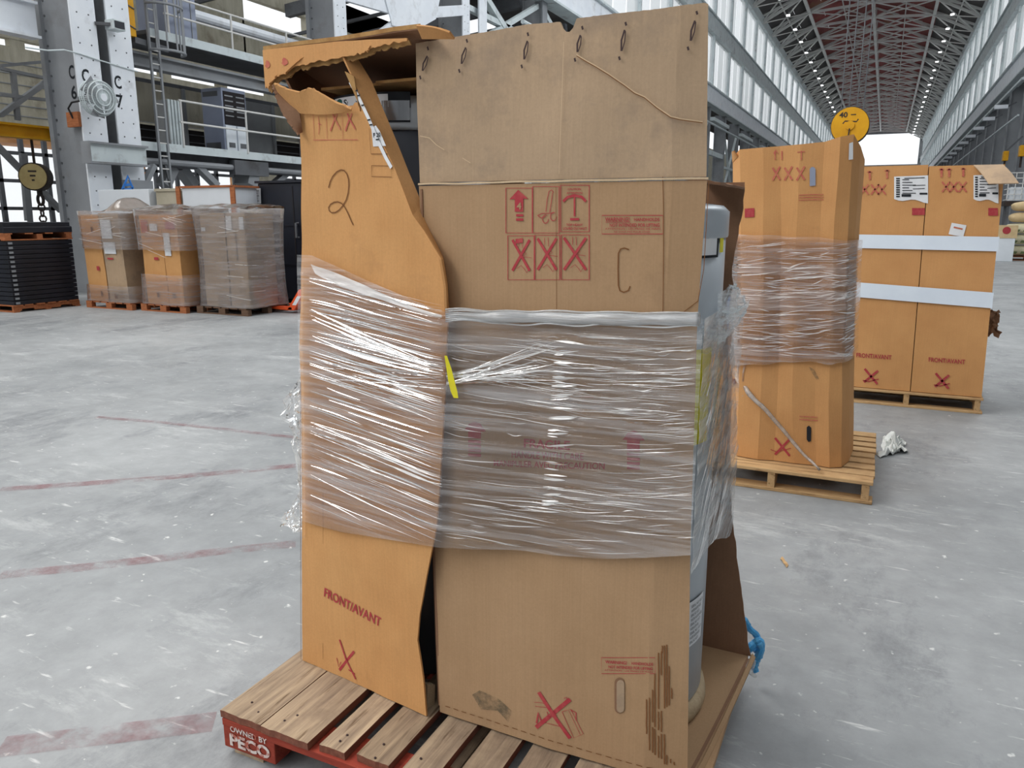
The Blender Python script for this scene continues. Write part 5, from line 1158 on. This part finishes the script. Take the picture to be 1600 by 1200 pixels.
# pallet jack
t = thing('pallet_jack', (-8.95, 9.75, 0), 'orange hand pallet jack beside the right wrapped stack', 'pallet jack')
F0 = P(408, 488, Z=0) + V((.12, .05, 0)); yj = F0.y + .05
for dy in (0, .38): MB().prism([(F0.x - .3, yj + dy, .06), (F0.x - .36, yj + dy, .085), (F0.x - .3, yj + dy, .10), (F0.x + .45, yj + dy, .10), (F0.x + .45, yj + dy, .05)], (0, .15, 0)).build('fork', MT['orange_paint'], t, recalc=True)
MB().hexa([(F0.x + .34, yj, .05), (F0.x + .50, yj, .05), (F0.x + .76, yj, .40), (F0.x + .62, yj, .40)], (0, .53, 0)).build('frame', MT['orange_paint'], t, recalc=True, bevel=.01)
MB().box(F0.x + .60, F0.x + .92, yj + .08, yj + .45, .38, .44).build('head_plate', MT['orange_paint'], t, bevel=.01)
b = MB(); b.quad((F0.x + .47, yj - .003, .14), (F0.x + .55, yj - .003, .14), (F0.x + .66, yj - .003, .29), (F0.x + .585, yj - .003, .29)); b.build('sticker', MT['paper'], t)
for dy in (.12, .34): MB().lathe((F0.x + .82, yj + dy, .1), [(.1, 0), (.1, .07)], 20, 'y').build('wheel', MT['rubber'], t)
MB().tube([(F0.x + .80, yj + .26, .1), (F0.x + .82, yj + .26, .4)], .06, 12).build('pump', MT['steel_dark'], t); MB().tube([(F0.x + .82, yj + .26, .4), (F0.x + 1.0, yj + .26, 1.1)], .022, 8).build('handle', MT['rubber'], t)
for dy in (.02, .42): MB().lathe((F0.x - .22, yj + dy, .04), [(.04, 0), (.04, .1)], 14, 'y').build('roller', MT['rubber'], t)
# ================================================================ FITTINGS ON THE LEFT SIDE
def struct(o, label=None): return tag(o, label, kind='structure')
# fan on C6
fc = P(155, 153, X=-14.05); t = thing('wall_fan', fc, 'round grey caged fan mounted on column C 6', 'fan'); ax = V((1, .0, 0)).normalized(); R0 = .335
sx_ = V((-ax.y, ax.x, 0)); up = V((0, 0, 1))
def circ(r, off, n=40): return [fc + ax * off + sx_ * (r * math.cos(2*math.pi*k/n)) + up * (r * math.sin(2*math.pi*k/n)) for k in range(n)]
b = MB()
for off, r in ((-.12, R0), (-.06, R0), (.0, R0), (.08, R0 * .9), (.11, R0 * .7), (.125, R0 * .45)): b.tube(circ(r, off), .012, 6, closed=True)
for k in range(60):
    a = 2*math.pi*k/60; d = sx_ * math.cos(a) + up * math.sin(a)
    b.tube([fc + ax * -.12 + d * R0, fc + d * R0, fc + ax * .08 + d * R0 * .9, fc + ax * .13 + d * .06], .005, 4, cap=False)
b.build('cage', MT['steel_pale'], t)
for k in range(3):
    a = 2*math.pi*k/3 + .4; d = sx_ * math.cos(a) + up * math.sin(a); e = d.cross(ax); b = MB()
    sheet(b, lambda s, q: fc + d * lerp(.06, .36, s) + e * lerp(-.09, .13, q) * (0.6 + s) + ax * lerp(-.03, .04, q), 5, 5, .006); b.build('blade', MT['steel'], t)
MB().tube([fc + ax * -.28, fc + ax * .0], [.10, .11], 16).build('motor', MT['steel'], t); MB().tube([fc + ax * .125, fc + ax * .14], .07, 16).build('hub', MT['steel_white'], t)
MB().bar(fc + ax * -.2, (XL, fc.y - .1, fc.z), .07).build('bracket', MT['steel_dark'], t)
# timber block with cable loop, triangle sign, lamp box, cable
p = P(116, 187, Y=10.70); o = thing('timber_block', p, 'orange timber block fixed to column C 6 below the fan', 'block'); MB().box(p.x - .17, p.x + .17, 10.66, 10.72, p.z - .14, p.z + .14).build('board', MT['wood_orange'], o); MB().tube([(p.x + .02, 10.66, p.z + .02), (p.x, 10.6, p.z + .2), (p.x + .15, 10.58, p.z + .3), (p.x + .4, 10.6, p.z + .32)], .018, 6).build('cable', MT['rubber'], o)
b = MB(); A, B_, C_ = P(200, 275, X=-14.30), P(191, 297, X=-14.30), P(208, 295, X=-14.30)
g0 = P(199, 296, X=-14.30)
o = thing('triangle_sign', g0, 'blue outlined triangle sign with a letter A at the foot of column C 7', 'sign')
MB().box(-14.46, -14.31, 11.45, 12.1, 1.7, 2.32).build('plate', MT['steel'], o); b.stroke([B_, A, C_], .06, (1, 0, 0)); b.stroke([B_, C_], .05, (1, 0, 0)); b.stroke([B_.lerp(A, .35), C_.lerp(A, .35)], .05, (1, 0, 0)); b.build('letter', MT['sky_blue_paint'], o)
p = P(180, 40, X=-14.3); o = thing('floodlight', p, 'small grey floodlight clamped high on column C 7', 'lamp'); MB().box(-14.45, -14.2, p.y - .12, p.y + .16, p.z - .09, p.z + .1).build('housing', MT['steel_pale'], o, bevel=.01); MB().box(-14.2, -14.19, p.y - .09, p.y + .13, p.z - .06, p.z + .07).build('glass', MT['navy'], o); MB().bar((XL, p.y - .3, p.z), (-14.3, p.y - .1, p.z), .06).build('clamp', MT['steel_dark'], o)
pts = [P(x, y, X=-14.484) for x, y in ((40, 74), (75, 79), (100, 78), (125, 84), (155, 94), (185, 103), (215, 112))]
tag(MB().tube(pts, .014, 6).build('cable', MT['steel_pale'], base=pts[0]), 'thin pale cable strung across the two lettered columns', 'cable')
# bracket beam on the columns
o = thing('trim_3', (-14.3, 11.6, 2.6), 'pale green steel beam bolted across the two lettered columns', None, None, 'structure')
y0, y1 = P(141, 225, X=-14.2).y, P(232, 232, X=-14.2).y; MB().box(-14.44, -14.2, y0, y1, 2.98, 3.02).box(-14.44, -14.2, y0, y1, 2.60, 2.64).build('flange', MT['steel'], o); MB().box(-14.36, -14.28, y0, y1, 2.64, 2.98).build('web', MT['steel_pale'], o); MB().box(-14.44, -14.2, y0 - .03, y0, 2.6, 3.02).build('end_plate', MT['steel'], o)
# girders left of C6 and along the mezzanine
def beam(y0, y1, x, z0, z1, name, label, m='steel', w=.3):
    o = thing(name, (x, (y0 + y1) / 2, z0), label, None, None, 'structure'); MB().box(x - w / 2, x + w / 2, y0, y1, z1 - .05, z1).box(x - w / 2, x + w / 2, y0, y1, z0, z0 + .05).build('flange', MT[m], o); MB().box(x - .05, x + .05, y0, y1, z0 + .05, z1 - .05).build('web', MT[m], o); return o
beam(2, 10.55, -15.3, 4.95, 5.62, 'trim_4', 'grey girder ending at column C 6', 'steel_white', .3)
beam(12.1, 60, -15.3, 4.82, 5.12, 'trim_5', 'long grey girder under the upper walkway', 'steel')
beam(12.1, 60, -15.3, 2.70, 3.14, 'trim_6', 'long grey girder under the lower gallery', 'steel_dark')
yb = P(0, 195, X=-18).y; o = beam(2, 14, -18, P(30, 216, X=-18).z, P(30, 194, X=-18).z, 'crane_beam', None, 'crane_yellow', .3); del o['kind']; tag(o, 'bright yellow crane beam beyond column C 6', 'crane beam')
# walkways
def walkway(z, x0, x1, y0, y1, name, label, m='steel'):
    o = thing(name, ((x0 + x1) / 2, (y0 + y1) / 2, z), label, None, None, 'structure'); MB().box(x0, x1, y0, y1, z - .08, z).build('deck', MT['steel_dark'], o); MB().box(x1, x1 + .04, y0, y1, z - .14, z + .05).build('edge_channel', MT['steel_pale'], o); return o
w_ = walkway(3.16, -17.2, -15.05, 12.2, 60, 'floor_gallery', 'lower steel gallery floor behind the columns')
w_ = walkway(5.58, -16.6, -15.02, 12.9, 60, 'floor_walkway', 'upper steel walkway above the gallery')
def railing(y0, y1, x, zb, zs, posts, label):
    o = thing('guard_rail', (x, (y0 + y1) / 2, zb), label, 'railing'); 
    for z in zs: MB().tube([(x, y0, z), (x, y1, z)], .024, 8).build('rail', MT['truss'], o)
    for y in posts: MB().tube([(x, y, zb), (x, y, max(zs))], .024, 8).build('post', MT['truss'], o)
railing(13.6, 40, -15.0, 3.16, (4.2, 3.72), (13.65, 15.7, 18.0, 20.3, 22.6, 25, 28, 31), 'pale tube railing along the lower gallery')
railing(13.4, 40, -15.0, 5.58, (6.42, 6.02), (13.5, 15.42, 17.4, 19.4, 21.4, 24, 27, 30), 'pale tube railing along the upper walkway')
o = MB().tube([(-15.9, 14.2, 6.45), (-15.9, 40, 6.45)], .13, 12).build('trim_7', MT['steel_white']); struct(o, 'fat white pipe running behind the upper railing')
# gallery back wall: panels with dark openings
b = MB(); o = thing('wall_gallery', (-17.3, 20, 3.16), None, None, None, 'structure')
ys = [12.4, 13.6, 15.8, 17.0, 19.2, 20.4, 22.6, 23.8, 26, 28]
for i, (a, c) in enumerate(zip(ys, ys[1:])):
    MB().box(-17.35, -17.28, a, c, 3.95, 4.9).build('panel', MT['siding' if i != 3 else 'siding_grey'], o)
    if i in (3, 7): MB().box(-17.35, -17.28, a, c, 3.16, 3.95).build('panel', MT['siding_grey'], o)
    else:
        MB().box(-17.9, -17.85, a, c, 3.16, 3.95).build('opening', MT['void'], o)
        for z in (3.35, 3.55, 3.75): MB().box(-17.36, -17.32, a, c, z, z + .02).build('bar', MT['steel_dark'], o)
    MB().box(-17.27, -17.2, a - .04, a + .04, 3.16, 4.9).build('post', MT['steel'], o)
b = MB().box(-17.9, -17.3, 12.4, 28, 4.9, 5.0); b.build('lintel', MT['steel_dark'], o)
# small posts group and green-grey locker on the gallery
a = P(262, 155, X=-15.6); c = P(283, 222, X=-15.6)
o = thing('locker', (-15.8, (a.y + c.y) / 2, 3.16), 'narrow grey-green locker standing behind the ladder', 'locker'); MB().box(-16.1, -15.6, a.y, c.y, 3.162, a.z).build('body', MT['siding_grey'], o)
for k in range(4): yv = lerp(a.y, c.y, k / 3); MB().box(-15.6, -15.57, yv - .03, yv + .03, 3.17, a.z).build('rib', MT['steel_pale'], o)
# electrical cabinet
a = P(330, 137, X=-15.25); c = P(388, 236, X=-15.25); ya, yc = P(349, 180, X=-15.25).y, P(386, 180, X=-15.25).y
o = thing('electrical_cabinet', (-15.6, (ya + yc) / 2, 3.16), 'tall blue-grey electrical cabinet with open dark upper bay on the gallery', 'cabinet'); zt = P(352, 137, X=-15.25).z
MB().box(-15.95, -15.27, ya, yc, 3.165, zt).build('body', MT['cabinet_blue'], o, bevel=.01); MB().box(-15.27, -15.255, ya + .05, yc - .04, lerp(3.16, zt, .44), zt - .08).build('open_bay', MT['void'], o)
for k in range(2):
    u0, u1 = lerp(ya, yc, .06 + .47 * k), lerp(ya, yc, .48 + .47 * k); MB().box(-15.27, -15.24, u0, u1, 3.2, lerp(3.16, zt, .43)).build('white_door', MT['white_panel'], o); MB().box(-15.24, -15.235, lerp(u0, u1, .2), lerp(u0, u1, .8), 3.3, 3.42).build('vent', MT['steel_dark'], o)
    for m in range(5): MB().box(-15.262, -15.25, lerp(u0, u1, .1), lerp(u0, u1, .9), zt - .2 - m * .12, zt - .17 - m * .12).build('component', MT['steel'], o)
MB().box(-15.9, -15.4, ya - .004, ya, zt - .2, zt - .08).build('vent', MT['steel_dark'], o); MB().box(-15.9, -15.4, ya - .004, ya, 3.25, 3.42).build('vent', MT['steel_dark'], o)
# cabin panel and yellow panel on the walkway
a, c = P(266, 62, X=-15.2), P(309, 66, X=-15.2); o = thing('control_cabin', (-15.6, (a.y + c.y) / 2, 5.58), 'blue-grey steel cabin standing on the upper walkway', 'cabin'); MB().box(-16.2, -15.2, a.y, c.y, 5.585, 8.2).build('body', MT['cabinet_blue'], o)
for k in range(3): MB().box(-15.2, -15.18, lerp(a.y, c.y, .2 + .3 * k), lerp(a.y, c.y, .22 + .3 * k), 5.6, 8.2).build('seam', MT['steel'], o)
a, c = P(194, 53, X=-14.9), P(213, 53, X=-14.9); o = thing('crane_carriage', (-15, (a.y + c.y) / 2, a.z), 'yellow crane end plate with dark stripes next to column C 7', 'crane'); MB().box(-15.1, -14.9, a.y, c.y, a.z, 8.2).build('plate', MT['crane_yellow'], o)
for k in range(6): MB().bar((-14.89, a.y, a.z + .25 + k * .4), (-14.89, c.y, a.z + .15 + k * .4), .02).build('stripe', MT['steel_dark'], o)
MB().bar((-15.1, c.y, a.z - .05), (-15.1, 13.4, a.z - .1), .3, .12).build('support_arm', MT['steel_dark'], o)
# ladder and cage
o = thing('caged_ladder', (-14.9, 13.0, 2.2), 'steel ladder with round safety cage below the upper walkway', 'ladder'); y0, y1 = P(238, 120, X=-14.9).y, P(252, 120, X=-14.9).y
for y in (y0, y1): MB().bar((-14.9, y, 2.15), (-14.9, y, 7.2), .045, .05).build('stile', MT['steel'], o)
for k in range(18): MB().tube([(-14.9, y0, 2.35 + k * .28), (-14.9, y1, 2.35 + k * .28)], .014, 6).build('rung', MT['truss'], o)
ym = (y0 + y1) / 2 + .3
for z in (5.15, 6.1, 7.0): MB().tube([(-14.9 + .38 * math.sin(a_), ym - .44 * math.cos(a_), z) for a_ in [math.pi * k / 16 for k in range(17)]], .03, 6).build('hoop', MT['steel'], o)
for k in range(7):
    a_ = math.pi * k / 6; MB().bar((-14.9 + .38 * math.sin(a_), ym - .44 * math.cos(a_), 5.15), (-14.9 + .38 * math.sin(a_), ym - .44 * math.cos(a_), 7.2), .035, .02).build('cage_bar', MT['steel'], o)
MB().bar((-14.9, y1, 2.17), (-15.2, y1 + .1, 3.0), .05).build('stay', MT['steel_dark'], o)
# hoist block in the left window
p = P(52, 276, X=-18.0); o = thing('hoist_block', p, 'round tan-faced hoist block hanging in front of the left window', 'hoist'); d = V((.62, -.78, 0))
MB().tube([p - d * .0, p - d * .35], .32, 24).build('drum', MT['dark_body'], o); MB().tube([p + d * .03, p], .29, 24).build('face_disc', MT['hoist_tan'], o)
b = MB(); s_ = V((.78, .62, 0)); 
for k in range(3): b.stroke([p + d * .035 + s_ * (-.09 + .03 * k) + up * (.12 - .1 * k), p + d * .035 + s_ * (.09 - .03 * k) + up * (.12 - .1 * k)], .04, d)
b.build('lettering', MT['dark_body'], o)
q = p - d * .18
MB().tube([q + V((.06, 0, -.3)), q + V((.06, 0, -.42))], .06, 8).build('shank', MT['dark_body'], o); MB().tube([q + V((.06 + .1 * math.cos(a_), 0, -.52 + .12 * math.sin(a_))) for a_ in [2*math.pi*k/16 for k in range(16)]], .035, 8, closed=True).build('ring', MT['dark_body'], o)
for k in range(6): MB().tube([q + V((.06 + .05 * math.cos(a_), .0 if k % 2 else .05 * math.cos(a_), -.70 - .13 * k + .08 * math.sin(a_))) for a_ in [2*math.pi*m/10 for m in range(10)]], .02, 6, closed=True).build('chain_link', MT['dark_body'], o)
MB().tube([q + V((0, 0, .3)), V((q.x, q.y, P(30, 215, X=-18).z))], .03, 6).build('hanger', MT['dark_body'], o)
# lattice braces in front of the windows
def brace(p0, p1, w, name, label, X):
    o = MB().bar(P(*p0, X=X), P(*p1, X=X), w, w * .7).build(name, MT['steel']); struct(o, label)
brace((-10, 222), (96, 330), .16, 'trim_8', 'diagonal brace crossing the left window', -19.5); brace((0, 180), (72, 128), .16, 'trim_9', 'diagonal brace above the yellow crane beam', -19.5); brace((20, 110), (28, 188), .12, 'trim_10', 'thin post above the yellow crane beam', -19.5); brace((0, 107), (70, 122), .1, 'trim_11', 'thin rail left of column C 6', -19.5); brace((0, 148), (72, 156), .1, 'trim_12', 'second thin rail left of column C 6', -19.5); brace((0, 103), (64, 97), .09, 'trim_13', 'yellowish rail left of column C 6', -17.5)
brace((36, 240), (45, 345), .16, 'trim_14', 'upright post in front of the left window', -19.5)
brace((268, 262), (255, 290), .3, 'trim_15', 'angled strut below the gallery near the ladder', -15.4); brace((281, 262), (302, 290), .3, 'trim_16', 'dark strut below the gallery', -15.6); brace((306, 258), (338, 290), .2, 'trim_17', 'pale diagonal strut below the gallery', -15.2); brace((389, 262), (384, 290), .5, 'trim_18', 'short grey post below the gallery', -15.3); brace((448, 270), (425, 290), .2, 'trim_19', 'pale strut below the gallery beside the torn carton', -15.3); brace((240, 258), (222, 296), .14, 'trim_20', 'dark strut below the bracket beam', -14.6)
o = MB().tube([P(215, 250, X=-15.1), P(470, 270, X=-15.1)], .07, 8).build('trim_21', MT['steel']); struct(o, 'grey pipe under the gallery floor')
b = MB().box(-15.2, -15.0, P(362, 255, X=-15.1).y, P(415, 260, X=-15.1).y, 2.62, 2.98); struct(b.build('trim_22', MT['steel_dark']), 'dark steel box under the gallery floor')
# white cross brace between the third and fourth columns
b = MB(); cB = P(640, 22, X=XL)
for q in (P(540, -8, X=XL), V((XL, 26.35, cB.z + .9)), V((XL, 19.4, cB.z - 2.0)), V((XL, 26.35, cB.z - 2.1))): b.bar(cB, q, .34, .12, (1, 0, 0))
b.prism([P(x, y, X=XL + .07) for x, y in ((600, -6), (690, -20), (680, 30), (648, 48), (612, 40))], (.03, 0, 0)); struct(b.build('trim_23', MT['steel_white'], recalc=True), 'white riveted cross brace with gusset plate')
yp = P(755, 40, X=XL).y; struct(MB().box(XL - .06, XL, yp - .32, yp + .32, 0, 11).build('trim_24', MT['steel_white']), 'white upright plate right of the fourth column')
for n_, y0 in ((25, 26.8), (27, 34.1), (28, 41.4)):
    b = MB().bar((XL - .3, y0, 10.7), (XL - .3, y0 + 6.9, 7.6), .25).bar((XL - .3, y0, 7.6), (XL - .3, y0 + 6.9, 10.7), .2).bar((XL - .3, y0, 9.2), (XL - .3, y0 + 6.9, 9.2), .2)
    struct(b.build('trim_%d' % n_, MT['steel_pale']), 'crossing steel struts between columns above the raised carton flap')
# ================================================================ RIGHT SIDE OF THE NAVE
p = P(1328, 196, Y=18); o = thing('crane_hook_block', p, 'round yellow crane hook block marked 40 hanging above the cartons', 'hoist'); Rk = .36
MB().tube([p + V((0, .0, 0)), p + V((0, .28, 0))], Rk, 32).build('sheave_cover', MT['crane_yellow'], o); MB().tube([p + V((0, .04, 0)), p + V((0, .24, 0))], Rk + .012, 32).build('rim', MT['dark_body'], o); MB().tube([p + V((0, -.03, 0)), p], .09, 16).build('axle', MT['crane_yellow'], o)
b = MB(); text_quad(b, '40', p + V((-.22, -.004, .16)), p + V((-.06, -.004, .16)), p + V((-.22, -.004, .27)), .03); b.stroke([p + V((.0, -.004, .21)), p + V((.1, -.004, .21))], .02); b.stroke([p + V((-.14, -.004, .04)), p + V((-.1, -.004, .09)), p + V((.12, -.004, .07)), p + V((.15, -.004, .12))], .025); b.stroke([p + V((0, -.034, -.06)), p + V((-.02, -.034, -.3))], .025)
b.build('lettering', MT['dark_body'], o)
for dx, dy in ((-.2, .1), (-.05, .1), (.1, .1), (.22, .18)): MB().tube([p + V((dx, dy, .2)), p + V((dx * 1.2, dy, 9))], .012, 6).build('wire_rope', MT['steel_dark'], o)
MB().tube([p + V((0, .14, -.3)), p + V((0, .14, -.5)), p + V((.14, .14, -.62)), p + V((.1, .14, -.8)), p + V((-.08, .14, -.82))], [.07, .06, .07, .06, .03], 10).build('hook', MT['crane_yellow'], o)
# stacked sacks
sk = [(0, 'sack', 'bottom printed cream sack of the stack at the right edge'), (1, 'sack', 'second cream sack from the bottom of the stack'), (2, 'sack', 'third cream sack from the bottom, with green print'), (3, 'sack_tan', 'fourth sack of the stack, plain tan'), (4, 'sack_tan', 'topmost tan sack of the stack at the right edge')]
X0 = P(1566, 400, Y=34).x
stringer_pallet(X0 + .05, X0 + 1.6, 33.9, 35.0, .14, 'wooden pallet under the stacked sacks', 5, (MT['wood_orange'], MT['wood_orange']))
for k, m, lab in sk:
    z0 = .17 + k * .40; x0 = X0 + .12 * (k > 2) - .04 * (k % 2); o = thing('sack', (x0 + .8, 34.4, z0), lab, 'sack', 'sacks stacked on the right'); b = MB()
    def fsk(s, t):
        a_ = 2 * math.pi * s; u_ = math.pi * (t - .5); cx = math.copysign(abs(math.cos(a_)) ** .45, math.cos(a_)); cy = math.copysign(abs(math.sin(a_)) ** .45, math.sin(a_)); r_ = abs(math.cos(u_)) ** .35
        return V((x0 + .8 + .78 * cx * r_ + .03 * nz(s * 6, t * 6, k), 34.45 + .5 * cy * r_, z0 + .185 + .185 * math.sin(u_) + .02 * nz(s * 7, t * 4, k)))
    grid(b, fsk, 32, 12); b.build('bag', MT[m], o, smooth=True)
    if k < 3:
        b = MB()
        for j in range(5): xx = x0 + .25 + j * .28; b.add([(xx, 33.915, z0 + .08), (xx + .16, 33.915, z0 + .07), (xx + .2, 33.915, z0 + .15), (xx + .04, 33.915, z0 + .17)], [(0, 1, 2, 3)])
        b.build('printed_marks', MT['sack_print'], o)
# wire basket on a rack behind the sacks
bx = P(1574, 300, Y=38); o = thing('wire_basket', (bx.x + .8, 38.4, 0), 'grey wire mesh basket on a dark stand behind the sacks', 'basket'); zt = P(1580, 270, Y=38).z; zb = P(1580, 312, Y=38).z; b = MB()
for k in range(7): b.bar((bx.x + k * .25, 38, zb), (bx.x + k * .25, 38, zt), .03)
for k in range(6): z = lerp(zb, zt, k / 5); b.bar((bx.x, 38, z), (bx.x + 1.5, 38, z), .03); b.bar((bx.x, 38, z), (bx.x, 39, z), .03)
b.build('mesh', MT['truss'], o); MB().box(bx.x - .05, bx.x + 1.6, 38, 39, zb - .25, zb - .05).build('shelf', MT['dark_body'], o)
for x in (bx.x + .05, bx.x + 1.45):
    for y in (38.05, 38.9): MB().box(x, x + .1, y, y + .1, 0, zb - .25).build('leg', MT['steel_dark'], o)
MB().box(bx.x + .1, bx.x + .8, 38.1, 38.8, zb - .05, zb + .5).build('load', MT['white_panel'], o)
q = P(1553, 395, Y=33); o = thing('white_carton', (q.x + .3, 33.3, 0), 'small white carton with red mark left of the stacked sacks', 'carton'); MB().box(q.x, q.x + .6, 33, 33.6, .0, P(1556, 372, Y=33).z).build('body', MT['white_panel'], o, bevel=.01); MB().box(q.x - .04, q.x + .64, 32.98, 33.62, P(1556, 372, Y=33).z, P(1556, 352, Y=33).z).build('upper_box', MT['sack_tan'], o); 
b = MB().lathe((q.x + .3, 32.97, P(1556, 360, Y=33).z), [(.13, 0), (.13, .01)], 14, 'y'); b.build('round_mark', MT['red_ink'], o)
# hanging yellow lamps and floodlights on the right row
for i, (x, y) in enumerate(((1571, 244), (1597, 236))):
    p = P(x, y, X=6.6); o = thing('yellow_hoist', p, ('small yellow hoist on the right column row, lower of two', 'small yellow hoist on the right column row, at the picture edge')[i], 'hoist'); MB().box(p.x - .15, p.x + .15, p.y - .3, p.y + .3, p.z - .3, p.z + .3).build('housing', MT['crane_yellow'], o, bevel=.03); MB().bar((p.x, p.y, p.z + .3), (7.4, p.y, p.z + 1.2), .1).build('arm', MT['steel_dark'], o); MB().tube([(p.x, p.y, p.z - .3), (p.x, p.y, p.z - .9)], .06, 6).build('chain', MT['dark_body'], o)
fl_ = None
for k in range(9):
    y = 66 + k * BAY
    if fl_ is None:
        fl_ = thing('floodlight', (7.0, y, 9.2), 'x', 'lamp', 'floodlights on the right row'); MB().box(6.2, 7.0, y - .25, y + .25, 9.0, 9.25).build('housing', MT['steel_white'], fl_); MB().bar((7.0, y, 9.15), (7.5, y, 9.4), .1).build('arm', MT['steel_dark'], fl_)
        fl_['label'] = 'nearest pale floodlight arm on the right column row'
    else: copy_tree(fl_, (7.0, y, 9.2))['label'] = '%s pale floodlight arm from the near end, right column row' % ORDS[k]
